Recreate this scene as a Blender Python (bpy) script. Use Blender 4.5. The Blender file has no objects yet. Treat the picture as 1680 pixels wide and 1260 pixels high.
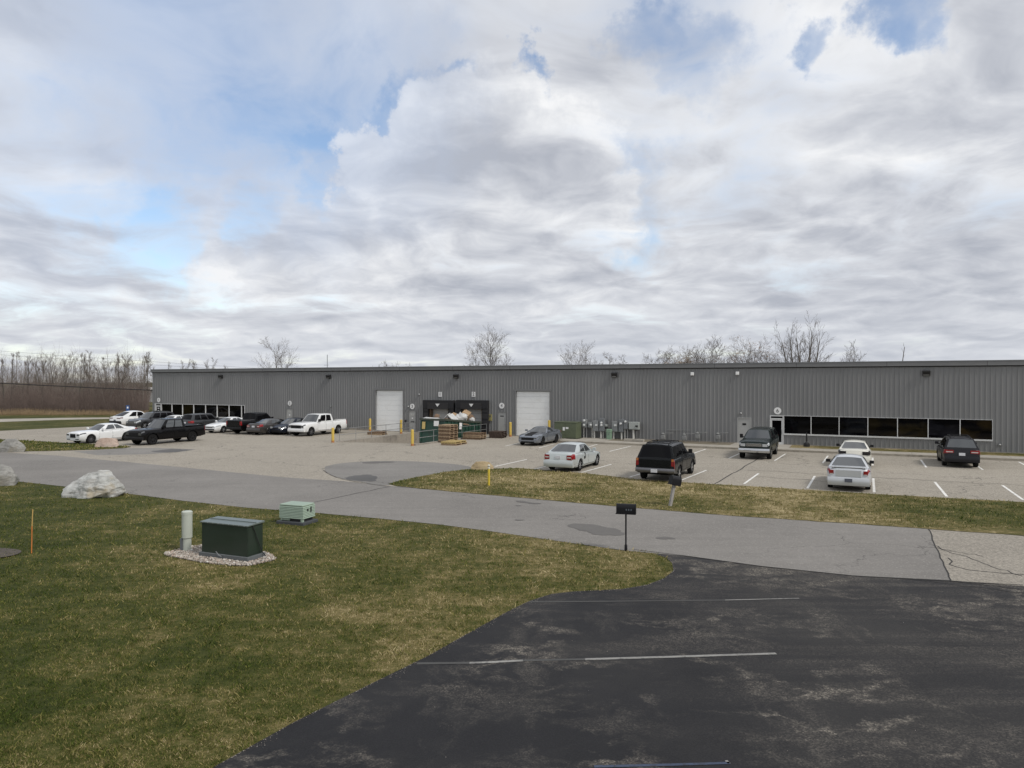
import bpy, bmesh, math, random
import numpy as np
from mathutils import Vector, Matrix, noise
from mathutils.geometry import tessellate_polygon
R = math.radians
C = bpy.context.scene.collection
rng = random.Random(7)
F, HZ, CH = 1165.0, 625.5, 5.0          # focal length (photo pixels), horizon row, eye height in metres
SX, SY = 0.8967, -0.4426                # direction along the long facade
_n = math.hypot(SX, SY); SX /= _n; SY /= _n
NX, NY = SY, -SX                        # facade normal, out of the building
DW = 58.3                               # distance eye - facade plane
BROT = math.atan2(SY, SX)
AWAY = math.atan2(-NY, -NX)             # heading of a car nosed at the building

def gp(px, py, z=0.0):                  # ground point seen at a photo pixel
    Y = (CH - z) * F / (py - HZ)
    return Vector(((px - 840) / F * Y, Y, z))
def wt(px, o=0.0):
    return (DW - o) / (-NX * (px - 840) / F - NY)
_t = wt(250); LC = Vector((-590 / F * _t, _t, 0))
def wsz(px, py, o=0.0):                 # facade coordinates (s along, z up)
    t = wt(px, o); x = (px - 840) / F * t
    return ((x - LC.x) * SX + (t - LC.y) * SY, CH - (py - HZ) * t / F)
def W(s, o, z=0.0):
    return Vector((LC.x + SX * s + NX * o, LC.y + SY * s + NY * o, z))
def so(p):
    return ((p.x - LC.x) * SX + (p.y - LC.y) * SY, (p.x - LC.x) * NX + (p.y - LC.y) * NY)
def lerp(a, b, t): return a + (b - a) * t
def interp(pts, x):
    if x <= pts[0][0]: return pts[0][1]
    for (a, b), (c, d) in zip(pts, pts[1:]):
        if x <= c: return b + (d - b) * (x - a) / max(1e-9, c - a)
    return pts[-1][1]

# ------------------------------------------------------------------ materials
def nt(m):
    m.use_nodes = True; t = m.node_tree; t.nodes.clear(); return t
class NB:
    def __init__(s, tree): s.t = tree; s.n = tree.nodes; s.l = tree.links
    def add(s, typ, **kw):
        x = s.n.new(typ)
        for k, v in kw.items(): setattr(x, k, v)
        return x
    def set(s, sock, v):
        if hasattr(v, 'is_output') or isinstance(v, bpy.types.NodeSocket): s.l.new(v, sock)
        elif isinstance(v, (tuple, list)) and len(v) == 3 and sock.type == 'RGBA': sock.default_value = (*v, 1)
        else: sock.default_value = v
    def math(s, op, a, b=None, c=None, clamp=False):
        x = s.add('ShaderNodeMath', operation=op, use_clamp=clamp); s.set(x.inputs[0], a)
        if b is not None: s.set(x.inputs[1], b)
        if c is not None: s.set(x.inputs[2], c)
        return x.outputs[0]
    def vmath(s, op, a, b=None, scale=None):
        x = s.add('ShaderNodeVectorMath', operation=op); s.set(x.inputs[0], a)
        if b is not None: s.set(x.inputs[1], b)
        if scale is not None: s.set(x.inputs['Scale'], scale)
        return x.outputs['Value' if op in ('DOT_PRODUCT', 'LENGTH') else 'Vector']
    def noise(s, vec, scale, detail=4, rough=.55, dist=0.0, col=False):
        x = s.add('ShaderNodeTexNoise'); s.set(x.inputs['Vector'], vec)
        x.inputs['Scale'].default_value = scale; x.inputs['Detail'].default_value = detail
        x.inputs['Roughness'].default_value = rough; x.inputs['Distortion'].default_value = dist
        return x.outputs['Color' if col else 'Fac']
    def voro(s, vec, scale, feature='F1', out='Distance', rand=1.0):
        x = s.add('ShaderNodeTexVoronoi', feature=feature); s.set(x.inputs['Vector'], vec)
        x.inputs['Scale'].default_value = scale; x.inputs['Randomness'].default_value = rand
        return x.outputs[out]
    def rng(s, v, a, b, c=0.0, d=1.0, smooth=False):
        x = s.add('ShaderNodeMapRange', interpolation_type='SMOOTHSTEP' if smooth else 'LINEAR')
        s.set(x.inputs[0], v); s.set(x.inputs[1], a); s.set(x.inputs[2], b); s.set(x.inputs[3], c); s.set(x.inputs[4], d)
        return x.outputs[0]
    def mix(s, f, a, b, mode='MIX'):
        x = s.add('ShaderNodeMix', data_type='RGBA', blend_type=mode); s.set(x.inputs[0], f)
        s.set(x.inputs[6], a); s.set(x.inputs[7], b); return x.outputs[2]
    def ramp(s, f, stops):
        x = s.add('ShaderNodeValToRGB'); e = x.color_ramp.elements
        while len(e) < len(stops): e.new(.5)
        for k, (p, c) in enumerate(stops): e[k].position = p; e[k].color = (*c, 1)
        s.set(x.inputs[0], f); return x.outputs[0]
    def mapping(s, vec, scale=(1, 1, 1), rot=(0, 0, 0), loc=(0, 0, 0)):
        x = s.add('ShaderNodeMapping'); s.set(x.inputs[0], vec); x.inputs['Scale'].default_value = scale
        x.inputs['Rotation'].default_value = rot; x.inputs['Location'].default_value = loc; return x.outputs[0]
    def obj(s): return s.add('ShaderNodeTexCoord').outputs['Object']
    def bump(s, h, strength=.4, dist=.01):
        x = s.add('ShaderNodeBump'); x.inputs['Strength'].default_value = strength; x.inputs['Distance'].default_value = dist
        s.set(x.inputs['Height'], h); return x.outputs[0]
    def out(s, col, rough=.7, metal=0, spec=.5, normal=None, coat=0, extra=None):
        p = s.add('ShaderNodeBsdfPrincipled'); s.set(p.inputs['Base Color'], col); s.set(p.inputs['Roughness'], rough)
        s.set(p.inputs['Metallic'], metal); s.set(p.inputs['Specular IOR Level'], spec); s.set(p.inputs['Coat Weight'], coat)
        if normal is not None: s.set(p.inputs['Normal'], normal)
        o = s.add('ShaderNodeOutputMaterial'); s.l.new(p.outputs[0], o.inputs[0]); return p
_mc = {}
def mat(name, col, rough=.6, metal=0.0, spec=.5, var=.12, scale=3.0, bump=0.0, bscale=40, coat=0.0, dirt=None):
    if name in _mc: return _mc[name]
    m = bpy.data.materials.new(name); b = NB(nt(m)); P = b.obj()
    n1 = b.noise(P, scale, 6, .6); n2 = b.noise(P, scale * 9, 3)
    f = b.math('ADD', b.math('MULTIPLY', n1, .7), b.math('MULTIPLY', n2, .3))
    f = b.rng(f, .3, .7)
    lo = tuple(c * (1 - var) for c in col); hi = tuple(min(1, c * (1 + var)) for c in col)
    c = b.mix(f, lo, hi)
    if dirt:
        c = b.mix(b.rng(b.noise(P, scale * 2.3, 7, .65, .6), .52, .72), c, dirt)
    nrm = b.bump(b.noise(P, bscale, 4), bump, .01) if bump else None
    b.out(c, b.rng(n1, .3, .7, max(0, rough - .06), rough + .06), metal, spec, nrm, coat)
    m.diffuse_color = (*col, 1); _mc[name] = m; return m
def paint(name, col, metal=.0, rough=.28):
    return mat('paint_' + name, col, rough, metal, .5, .05, .8, coat=.6)

# ------------------------------------------------------------------ mesh helper
class MB:
    def __init__(s): s.v = []; s.f = []; s.m = []
    def add(s, vs, fs, mi=0):
        o = len(s.v); s.v += [tuple(v) for v in vs]
        for f in fs: s.f.append(tuple(i + o for i in f)); s.m.append(mi)
    def box(s, c, d, rz=0.0, mi=0, M=None):
        x, y, z = d[0] / 2, d[1] / 2, d[2] / 2
        vs = [Vector((a, b, e)) for a in (-x, x) for b in (-y, y) for e in (-z, z)]
        T = Matrix.Translation(Vector(c)) @ Matrix.Rotation(rz, 4, 'Z')
        if M is not None: T = T @ M
        s.add([T @ v for v in vs], [(0, 1, 3, 2), (4, 6, 7, 5), (0, 4, 5, 1), (2, 3, 7, 6), (0, 2, 6, 4), (1, 5, 7, 3)], mi)
    def bx(s, a, b, mi=0):
        s.box([(p + q) / 2 for p, q in zip(a, b)], [abs(q - p) for p, q in zip(a, b)], 0, mi)
    def tube(s, pts, rad, n=6, mi=0, cap=True):
        pts = [Vector(p) for p in pts]; rings = []
        if not hasattr(rad, '__len__'): rad = [rad] * len(pts)
        d = (pts[1] - pts[0]).normalized(); u = d.orthogonal().normalized()
        vs = []
        for i, p in enumerate(pts):
            d = (pts[min(i + 1, len(pts) - 1)] - pts[max(i - 1, 0)]).normalized()
            u = (u - d * u.dot(d))
            u = u.normalized() if u.length > 1e-6 else d.orthogonal().normalized()
            w = d.cross(u)
            for k in range(n):
                a = 2 * math.pi * k / n; vs.append(p + (u * math.cos(a) + w * math.sin(a)) * rad[i])
        fs = []
        for i in range(len(pts) - 1):
            for k in range(n):
                fs.append((i * n + k, i * n + (k + 1) % n, (i + 1) * n + (k + 1) % n, (i + 1) * n + k))
        if cap: fs += [tuple(range(n))[::-1], tuple(range((len(pts) - 1) * n, len(pts) * n))]
        s.add(vs, fs, mi)
    def lathe(s, prof, n=20, mi=0, M=None, cap=True):     # prof: (r, z) about local Z
        M = M or Matrix.Identity(4); vs = []; fs = []
        for r, z in prof:
            for k in range(n):
                a = 2 * math.pi * k / n; vs.append(M @ Vector((r * math.cos(a), r * math.sin(a), z)))
        for i in range(len(prof) - 1):
            for k in range(n):
                fs.append((i * n + k, i * n + (k + 1) % n, (i + 1) * n + (k + 1) % n, (i + 1) * n + k))
        if cap: fs += [tuple(range(n))[::-1], tuple(range((len(prof) - 1) * n, len(prof) * n))]
        s.add(vs, fs, mi)
    def grid(s, rows, mi=0, flip=False):
        nr, nc = len(rows), len(rows[0]); fs = []
        for i in range(nr - 1):
            for k in range(nc - 1):
                q = (i * nc + k, i * nc + k + 1, (i + 1) * nc + k + 1, (i + 1) * nc + k)
                fs.append(q[::-1] if flip else q)
        s.add([p for r in rows for p in r], fs, mi)
    def build(s, name, mats, parent=None, smooth=False, bev=0.0, ang=35, fixn=True, weld=0):
        me = bpy.data.meshes.new(name); me.from_pydata(s.v, [], s.f)
        if not isinstance(mats, (list, tuple)): mats = [mats]
        for m in mats: me.materials.append(m)
        if len(mats) > 1: me.polygons.foreach_set('material_index', s.m)
        if fixn:
            bm = bmesh.new(); bm.from_mesh(me)
            if weld: bmesh.ops.remove_doubles(bm, verts=bm.verts, dist=weld)
            bmesh.ops.recalc_face_normals(bm, faces=bm.faces); bm.to_mesh(me); bm.free()
        if smooth:
            me.polygons.foreach_set('use_smooth', [True] * len(me.polygons)); me.set_sharp_from_angle(angle=R(ang))
        me.update()
        o = bpy.data.objects.new(name, me); C.objects.link(o)
        if parent: o.parent = parent
        if bev:
            b = o.modifiers.new('bevel', 'BEVEL'); b.width = bev; b.segments = 2; b.limit_method = 'ANGLE'; b.angle_limit = R(40)
        return o
def tag(o, label=None, cat=None, group=None, kind=None):
    if label: o['label'] = label
    if cat: o['category'] = cat
    if group: o['group'] = group
    if kind: o['kind'] = kind
    return o
def thing(name, label, cat, loc=(0, 0, 0), rz=0.0, group=None):
    o = bpy.data.objects.new(name, None); C.objects.link(o); o.location = loc; o.rotation_euler = (0, 0, rz)
    o.empty_display_size = .2
    return tag(o, label, cat, group)
def copy_tree(o, parent=None):
    c = o.copy(); C.objects.link(c)
    if parent: c.parent = parent
    for ch in list(o.children): copy_tree(ch, c)
    return c
def raw_mesh(name, verts, tris, m, attr=None):           # numpy arrays -> object
    me = bpy.data.meshes.new(name); nv, nf = len(verts), len(tris)
    me.vertices.add(nv); me.vertices.foreach_set('co', verts.astype(np.float32).ravel())
    me.loops.add(nf * 3); me.loops.foreach_set('vertex_index', tris.astype(np.int32).ravel())
    me.polygons.add(nf); me.polygons.foreach_set('loop_start', np.arange(0, nf * 3, 3, dtype=np.int32))
    if attr is not None:
        a = me.attributes.new('rnd', 'FLOAT', 'POINT'); a.data.foreach_set('value', attr.astype(np.float32))
    me.update(calc_edges=True); me.validate(); me.materials.append(m)
    o = bpy.data.objects.new(name, me); C.objects.link(o); return o
def text_mesh(mb, txt, size, M, mi=0):
    cu = bpy.data.curves.new('t', 'FONT'); cu.body = txt; cu.size = size; cu.align_x = 'CENTER'; cu.align_y = 'CENTER'; cu.extrude = .004
    o = bpy.data.objects.new('t', cu); C.objects.link(o)
    me = bpy.data.meshes.new_from_object(o.evaluated_get(bpy.context.evaluated_depsgraph_get()))
    mb.add([M @ v.co for v in me.vertices], [tuple(p.vertices) for p in me.polygons], mi)
    bpy.data.objects.remove(o); bpy.data.curves.remove(cu); bpy.data.meshes.remove(me)
def sheet(name, polys, z, m, holes=(), kind='structure'):  # flat polygon(s) of (x,y)
    mb = MB()
    for poly in polys:
        loops = [[Vector((p[0], p[1], 0)) for p in poly]] + [[Vector((p[0], p[1], 0)) for p in h] for h in holes]
        tri = tessellate_polygon(loops); flat = [p for l in loops for p in l]
        fs = []
        for a, b, c in tri:
            pa, pb, pc = flat[a], flat[b], flat[c]
            fs.append((a, b, c) if (pb - pa).cross(pc - pa).z > 0 else (a, c, b))
        mb.add([(p.x, p.y, z) for p in flat], fs)
    return tag(mb.build(name, m, fixn=False), kind=kind)
def smooth_poly(pts, it=2):
    pts = [Vector((p[0], p[1])) for p in pts]
    for _ in range(it):
        q = []
        for i in range(len(pts)):
            a, b = pts[i], pts[(i + 1) % len(pts)]; q += [a * .75 + b * .25, a * .25 + b * .75]
        pts = q
    return [(p.x, p.y) for p in pts]
# ------------------------------------------------------------------ camera, light, sky
cam = bpy.data.cameras.new('camera'); co = bpy.data.objects.new('camera', cam); C.objects.link(co)
cam.sensor_width = 36; cam.lens = 36 * F / 1680; cam.clip_end = 6000; cam.clip_start = .1
co.location = (0, 0, CH); co.rotation_euler = (R(90) - math.atan2(630 - HZ, F), 0, 0)
bpy.context.scene.camera = co
sc = bpy.context.scene
sc.view_settings.view_transform = 'Standard'; sc.view_settings.look = 'None'; sc.view_settings.exposure = .14; sc.view_settings.gamma = 1
SUN_EL, SUN_AZ = 46, 128                 # azimuth clockwise from +Y: from behind the viewer's right shoulder
sun = bpy.data.lights.new('sun', 'SUN'); sun.energy = 2.0; sun.angle = R(12); sun.color = (1, .95, .88)
su = bpy.data.objects.new('sun', sun); C.objects.link(su)
sd = Vector((math.sin(R(SUN_AZ)) * math.cos(R(SUN_EL)), math.cos(R(SUN_AZ)) * math.cos(R(SUN_EL)), math.sin(R(SUN_EL))))
su.rotation_euler = sd.to_track_quat('Z', 'Y').to_euler()
wd = bpy.data.worlds.new('World'); sc.world = wd; wd.use_nodes = True
wd.node_tree.nodes.clear(); b = NB(wd.node_tree)
D = b.vmath('NORMALIZE', b.add('ShaderNodeTexCoord').outputs['Generated'])
sep = b.add('ShaderNodeSeparateXYZ'); b.set(sep.inputs[0], D)
zz = b.math('MAXIMUM', sep.outputs[2], 0.0)
inv = b.math('DIVIDE', 1.0, b.math('ADD', zz, .17))
comb = b.add('ShaderNodeCombineXYZ'); b.set(comb.inputs[0], b.math('MULTIPLY', sep.outputs[0], inv)); b.set(comb.inputs[1], b.math('MULTIPLY', sep.outputs[1], inv))
P = comb.outputs[0]
rad_ = b.vmath('NORMALIZE', P)
def noise2(Q, sc_, det, rough):
    x = b.add('ShaderNodeTexNoise', noise_dimensions='2D'); b.set(x.inputs['Vector'], Q); x.inputs['Scale'].default_value = sc_; x.inputs['Detail'].default_value = det; x.inputs['Roughness'].default_value = rough; return x
warp = b.vmath('SUBTRACT', noise2(P, 1.6, 2, .5).outputs['Color'], (.5, .5, .5))
PW_ = b.vmath('ADD', P, b.vmath('SCALE', warp, scale=.40))
def field(Q, det, fine):
    n_ = noise2(Q, 1.25, det, .56).outputs['Fac']
    v_ = b.add('ShaderNodeTexVoronoi', feature='SMOOTH_F1', voronoi_dimensions='2D'); b.set(v_.inputs['Vector'], Q); v_.inputs['Scale'].default_value = 2.4; v_.inputs['Smoothness'].default_value = .35
    r_ = b.math('ADD', b.math('MULTIPLY', n_, 1.15), b.math('MULTIPLY', b.math('SUBTRACT', .42, v_.outputs['Distance']), .26))
    return b.math('ADD', r_, b.math('MULTIPLY', b.math('SUBTRACT', noise2(Q, 5.5, 4, .62).outputs['Fac'], .5), .30)) if fine else r_
f0 = field(PW_, 6, True)
f1 = field(b.vmath('ADD', PW_, b.vmath('SCALE', b.vmath('ADD', rad_, (-.35, 0, 0)), scale=-.15)), 3, False)
relief = b.math('SUBTRACT', f0, f1)
def pxdir(px, py):
    v = Vector(((px - 840) / F, 1, (HZ - py) / F)); return v.normalized()
def dwarp(sc_, det, amp): return b.vmath('SCALE', b.vmath('SUBTRACT', b.noise(D, sc_, det, .62, col=True), (.5, .5, .5)), scale=amp)
Dw = b.vmath('NORMALIZE', b.vmath('ADD', D, b.vmath('ADD', dwarp(5, 1, .09), dwarp(17, 5, .13))))
def blob(px, py, r, s, r0=0.0):
    c = b.vmath('DOT_PRODUCT', Dw, tuple(pxdir(px, py))); return b.rng(c, math.cos(math.atan(r / F)), math.cos(math.atan(r0 / F)), 0, s, smooth=True)
# thin places and clear gaps in the deck, given as directions in the sky: x, y, radius, strength
gaps = [(745, 158, 85, .60), (665, 195, 120, .52), (545, 270, 100, .46), (520, 130, 280, .30), (893, 132, 62, .58), (1085, 75, 70, .26), (1140, 115, 100, .24), (1485, 16, 75, .50), (1335, 46, 50, .32),
        (240, 395, 100, .36), (120, 455, 110, .28), (420, 372, 80, .36), (985, 352, 150, .30), (250, 70, 330, .24), (90, 575, 260, .20)]
hole = None
for gx, gy, gr, gs in gaps:
    m_ = blob(gx, gy, gr, gs); hole = m_ if hole is None else b.math('SMOOTH_MAX', hole, m_, .12)
cum = b.math('MAXIMUM', blob(820, 335, 230, 1, 185), b.math('MAXIMUM', blob(610, 275, 75, 1, 50), blob(700, 200, 70, .9, 40)))      # heaped cloud in front of the gap
cum = b.math('MAXIMUM', cum, blob(335, 452, 45, .35, 15))
hole = b.math('MULTIPLY', hole, b.math('SUBTRACT', 1.0, b.math('MULTIPLY', cum, .95)))
rim = b.math('MULTIPLY', b.math('MULTIPLY', cum, b.math('SUBTRACT', 1.0, blob(830, 360, 235, 1, 150))), .30)
dens = b.math('SUBTRACT', f0, hole)                                          # f0 about .6 +- .15
cover = b.rng(dens, -.10, .46, 0.05, 1, smooth=True)
lit = b.math('ADD', b.math('MULTIPLY', relief, b.rng(zz, .02, .2, -.8, -1.5)), b.math('MULTIPLY', b.math('SUBTRACT', .6, f0), .7))
lit = b.math('ADD', b.math('ADD', lit, rim), b.math('SUBTRACT', b.math('ADD', blob(1330, 110, 260, .20), b.math('ADD', blob(1000, 240, 240, .08), blob(250, 470, 180, .10))),
    b.math('ADD', b.math('ADD', blob(830, 330, 200, .16), blob(1480, 340, 330, .14)), blob(1150, 470, 420, .05))))
lit = b.math('ADD', lit, b.math('MULTIPLY', hole, .12))
ccol = b.ramp(b.rng(lit, -.50, .46), [(0, (.43, .455, .515)), (.28, (.535, .557, .61)), (.52, (.64, .66, .705)), (.76, (.765, .78, .81)), (1, (.90, .905, .915))])
ccol = b.mix(b.math('ADD', blob(470, 120, 360, .62), blob(100, 90, 380, .42)), ccol, (.50, .585, .745))
low = b.rng(zz, .0, .13, 1, 0, smooth=True)
ccol = b.mix(b.math('MULTIPLY', low, .35), ccol, (.57, .605, .665))
bg1 = b.add('ShaderNodeBackground'); sky = b.add('ShaderNodeTexSky', sky_type='NISHITA', sun_disc=False)
sky.sun_elevation = R(SUN_EL); sky.sun_rotation = R(SUN_AZ); sky.air_density = 1.0; sky.dust_density = .6; sky.ozone_density = 1.5
b.set(bg1.inputs[0], sky.outputs[0]); bg1.inputs[1].default_value = .15
bg2 = b.add('ShaderNodeBackground'); b.set(bg2.inputs[0], ccol); bg2.inputs[1].default_value = .95
mx = b.add('ShaderNodeMixShader'); b.set(mx.inputs[0], cover); b.l.new(bg1.outputs[0], mx.inputs[1]); b.l.new(bg2.outputs[0], mx.inputs[2])
wo = b.add('ShaderNodeOutputWorld'); b.l.new(mx.outputs[0], wo.inputs[0])

# ------------------------------------------------------------------ ground materials
def m_aggregate(name, base, speck, wear=.5, cracks=True, seed=0):
    m = bpy.data.materials.new(name); b = NB(nt(m)); P = b.mapping(b.obj(), loc=(seed, seed * 1.7, 0))
    n1 = b.noise(P, .12, 6, .6); n2 = b.noise(P, .9, 6, .65); n3 = b.noise(P, 14, 4, .7)
    c = b.mix(b.rng(n1, .3, .7), tuple(x * .84 for x in base), tuple(x * 1.14 for x in base))
    c = b.mix(b.rng(n2, .35, .75, 0, wear), c, tuple(x * .7 for x in base))
    st = b.noise(b.mapping(P, (.05, .9, 1), (0, 0, -BROT)), 1.0, 4, .6)
    c = b.mix(b.rng(st, .5, .75, 0, .35), c, tuple(x * .72 for x in base))
    sp = b.voro(P, 26, out='Color'); sv = b.add('ShaderNodeSeparateColor'); b.set(sv.inputs[0], sp)
    c = b.mix(b.rng(sv.outputs[0], .45, 1, 0, .75), c, speck)
    c = b.mix(b.rng(sv.outputs[1], .6, 1, 0, .6), c, tuple(x * .35 for x in base))
    c = b.mix(b.rng(n3, .4, .7, 0, .4), c, tuple(x * .62 for x in base))
    if cracks:
        pw = b.vmath('ADD', P, b.vmath('SCALE', b.vmath('SUBTRACT', b.noise(P, .55, 5, .6, col=True), (.5, .5, .5)), scale=2.6))
        e = b.voro(pw, .11, 'DISTANCE_TO_EDGE'); f1 = b.rng(e, .0, .0035, .85, 0)
        e2 = b.voro(pw, .42, 'DISTANCE_TO_EDGE'); f2 = b.math('MULTIPLY', b.rng(e2, 0, .008, .6, 0), b.rng(b.noise(P, .07, 2), .55, .62))
        c = b.mix(b.math('MAXIMUM', f1, f2), c, (.045, .043, .04))
        stn = b.rng(b.noise(P, .33, 5, .6, .4), .66, .75, 0, .42); c = b.mix(stn, c, (.07, .068, .065))
    b.out(c, .9, 0, .25, b.bump(n3, .35, .01)); return m
def m_asphalt(name, base, var=.18, streak=True):
    m = bpy.data.materials.new(name); b = NB(nt(m)); P = b.obj()
    n1 = b.noise(P, .2, 5, .6); n2 = b.noise(P, 2.5, 5, .65); n3 = b.noise(P, 45, 3, .7)
    c = b.mix(b.rng(n1, .3, .7), tuple(x * (1 - var) for x in base), tuple(x * (1 + var) for x in base))
    c = b.mix(b.rng(n2, .4, .7, 0, .25), c, tuple(x * .75 for x in base))
    if streak:
        st = b.noise(b.mapping(P, (.06, 1.1, 1), (0, 0, -BROT)), 1.0, 5, .6)
        c = b.mix(b.rng(st, .48, .7, 0, .45), c, tuple(x * .74 for x in base))
        c = b.mix(b.rng(st, .3, .42, .3, 0), c, tuple(x * 1.25 for x in base))
    c = b.mix(b.rng(n3, .35, .7, 0, .45), c, tuple(x * .6 for x in base))
    if streak:
        pw = b.vmath('ADD', P, b.vmath('SCALE', b.vmath('SUBTRACT', b.noise(P, .5, 5, .6, col=True), (.5, .5, .5)), scale=2.2))
        e = b.voro(pw, .13, 'DISTANCE_TO_EDGE'); c = b.mix(b.math('MULTIPLY', b.rng(e, .0, .003, .8, 0), b.rng(b.noise(P, .11, 2), .46, .56)), c, (.05, .048, .045))
        c = b.mix(b.rng(b.noise(P, .6, 6, .7, .5), .62, .74, 0, .4), c, tuple(x * .55 for x in base)); c = b.mix(b.rng(b.noise(b.mapping(P, loc=(30, 9, 0)), .8, 6, .7), .60, .74, 0, .35), c, tuple(min(1, x * 1.45) for x in base))
        g = b.voro(P, 30, out='Color'); gs = b.add('ShaderNodeSeparateColor'); b.set(gs.inputs[0], g); c = b.mix(b.rng(gs.outputs[0], .8, 1, 0, .5), c, tuple(x * 1.6 for x in base))
    b.out(c, .88, 0, .25, b.bump(n3, .3, .008)); return m
def m_sealcoat():
    m = bpy.data.materials.new('worn_sealcoat'); b = NB(nt(m)); P = b.obj()
    pw = b.vmath('ADD', P, b.vmath('SCALE', b.vmath('SUBTRACT', b.noise(P, .5, 5, .65, col=True), (.5, .5, .5)), scale=1.3))
    a1 = b.noise(b.mapping(pw, (.42, 1.25, 1), (0, 0, .55)), .55, 6, .68)
    a2 = b.noise(b.mapping(pw, (1.1, .40, 1), (0, 0, .95), (7, 3, 0)), .5, 6, .68)
    broad = b.noise(P, .16, 3, .5)
    worn = b.math('MAXIMUM', b.rng(a1, .53, .84), b.rng(a2, .55, .84))
    worn = b.math('MULTIPLY', worn, b.rng(broad, .36, .60, .30, .95))
    def ridge(rot, sc_, wd, loc):
        n_ = b.noise(b.mapping(pw, (.55, 1.0, 1), (0, 0, rot), loc), sc_, 5, .62); return b.rng(b.math('ABSOLUTE', b.math('SUBTRACT', n_, .5)), 0, wd, 1, 0)
    rd = b.math('MAXIMUM', b.math('MULTIPLY', ridge(.5, .40, .030, (3, 1, 0)), b.rng(b.noise(P, .30, 3, .5), .48, .62)), b.math('MULTIPLY', ridge(1.25, .34, .034, (9, 5, 0)), b.rng(b.noise(b.mapping(P, loc=(20, 4, 0)), .28, 3, .5), .47, .62)))
    worn = b.math('MAXIMUM', worn, b.math('MULTIPLY', rd, b.rng(b.noise(P, 2.6, 5, .7), .36, .62, .12, 1.0)))
    sepx = b.add('ShaderNodeSeparateXYZ'); b.set(sepx.inputs[0], P)
    right = b.rng(sepx.outputs[0], 1.5, 10, 0, .21)
    st = b.rng(b.noise(b.mapping(P, (.10, 1.6, 1), (0, 0, -BROT)), 1.0, 6, .7), .45, .75, 0, 1)
    worn = b.math('ADD', worn, b.math('MULTIPLY', right, b.math('ADD', b.math('MULTIPLY', st, 2.0), .35)))
    far = b.rng(sepx.outputs[1], 15, 20.5, 0, .16); worn = b.math('ADD', worn, b.math('MULTIPLY', far, st))
    g = b.voro(P, 42, out='Color'); gs = b.add('ShaderNodeSeparateColor'); b.set(gs.inputs[0], g)
    gr = b.noise(P, 75, 2, .7)
    grains = b.rng(b.math('ADD', b.math('MULTIPLY', gs.outputs[0], .75), b.math('MULTIPLY', gr, .3)), .40, .78)
    f = b.math('MULTIPLY', b.rng(worn, .0, .95, 0, .82), b.math('ADD', b.math('MULTIPLY', grains, .72), .28))
    base = b.mix(b.rng(b.noise(P, .5, 4), .3, .7), (.0155, .0155, .0172), (.0225, .0222, .0238))
    base = b.mix(b.rng(b.noise(P, 38, 3, .7), .45, .7, 0, .5), base, (.036, .0355, .037))
    base = b.mix(b.rng(b.noise(P, .22, 5, .65), .45, .65, 0, .6), base, (.040, .0385, .037))
    c = b.mix(f, base, b.mix(gs.outputs[2], (.15, .135, .115), (.36, .325, .275)))
    b.out(c, b.rng(worn, 0, 1, .7, .9), 0, .14, b.bump(gr, .35, .006)); return m
def m_lawn(name, blades=False):
    m = bpy.data.materials.new(name); b = NB(nt(m))
    P = b.obj()
    n1 = b.noise(P, .13, 5, .6, .3); n2 = b.noise(P, .75, 6, .68, .3); n3 = b.noise(P, 5, 4, .65)
    sepx = b.add('ShaderNodeSeparateXYZ'); b.set(sepx.inputs[0], P)
    str_ = b.noise(b.mapping(P, (.5, 1.5, 1), (0, 0, -BROT)), 1.1, 6, .7)
    dry = b.math('ADD', b.math('ADD', b.math('MULTIPLY', n1, 1.15), b.math('MULTIPLY', n2, .8)), b.math('MULTIPLY', str_, .6))   # mean 1.0
    dry = b.math('ADD', b.math('SUBTRACT', dry, .30), b.math('MULTIPLY', b.math('SUBTRACT', n3, .5), .75))
    # greener at far left / under foot, drier towards the driveway and on the verge
    dry = b.math('ADD', dry, b.rng(sepx.outputs[0], -14, 2, -.13, .12))
    dry = b.math('ADD', dry, b.rng(sepx.outputs[1], 26, 32, 0, .10))
    if blades:
        at = b.add('ShaderNodeAttribute', attribute_name='rnd'); dry = b.math('ADD', dry, b.math('MULTIPLY', b.math('SUBTRACT', at.outputs['Fac'], .5), .60))
        c = b.ramp(b.rng(dry, .62, 1.42), [(0, (.034, .056, .010)), (.28, (.074, .098, .018)), (.48, (.142, .142, .038)), (.70, (.27, .225, .092)), (1, (.50, .42, .25))])
    else:
        n4 = b.noise(P, 22, 4, .75); dry = b.math('ADD', dry, b.math('MULTIPLY', b.math('SUBTRACT', n4, .5), .8))
        c = b.ramp(b.rng(dry, .62, 1.42), [(0, (.028, .036, .009)), (.34, (.054, .060, .015)), (.54, (.092, .084, .028)), (.76, (.175, .140, .062)), (1, (.34, .28, .16))])
    b.out(c, .9, 0, .12, None if blades else b.bump(n3, .5, .05)); return m
M_lot = m_aggregate('lot_aggregate', (.338, .306, .256), (.49, .45, .38), .35)
M_old = m_aggregate('old_street_aggregate', (.29, .265, .225), (.44, .40, .34), .35, True, 31)
M_street = m_asphalt('street_asphalt', (.222, .210, .194))
M_apron = m_asphalt('apron_asphalt', (.225, .215, .200))
M_patch = m_asphalt('patch_asphalt', (.125, .123, .121), .2, False)
M_seal = m_sealcoat(); M_stain = m_asphalt('stained_asphalt', (.150, .143, .135), .2, False)
M_lawn = m_lawn('lawn_ground'); M_blade = m_lawn('lawn_blades', True)
M_line = mat('road_paint', (.74, .73, .69), .7, var=.12, scale=1.5, dirt=(.40, .38, .34))
M_conc = mat('concrete', (.36, .335, .29), .9, spec=.2, var=.18, scale=.7, bump=.3, dirt=(.24, .22, .19))
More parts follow.
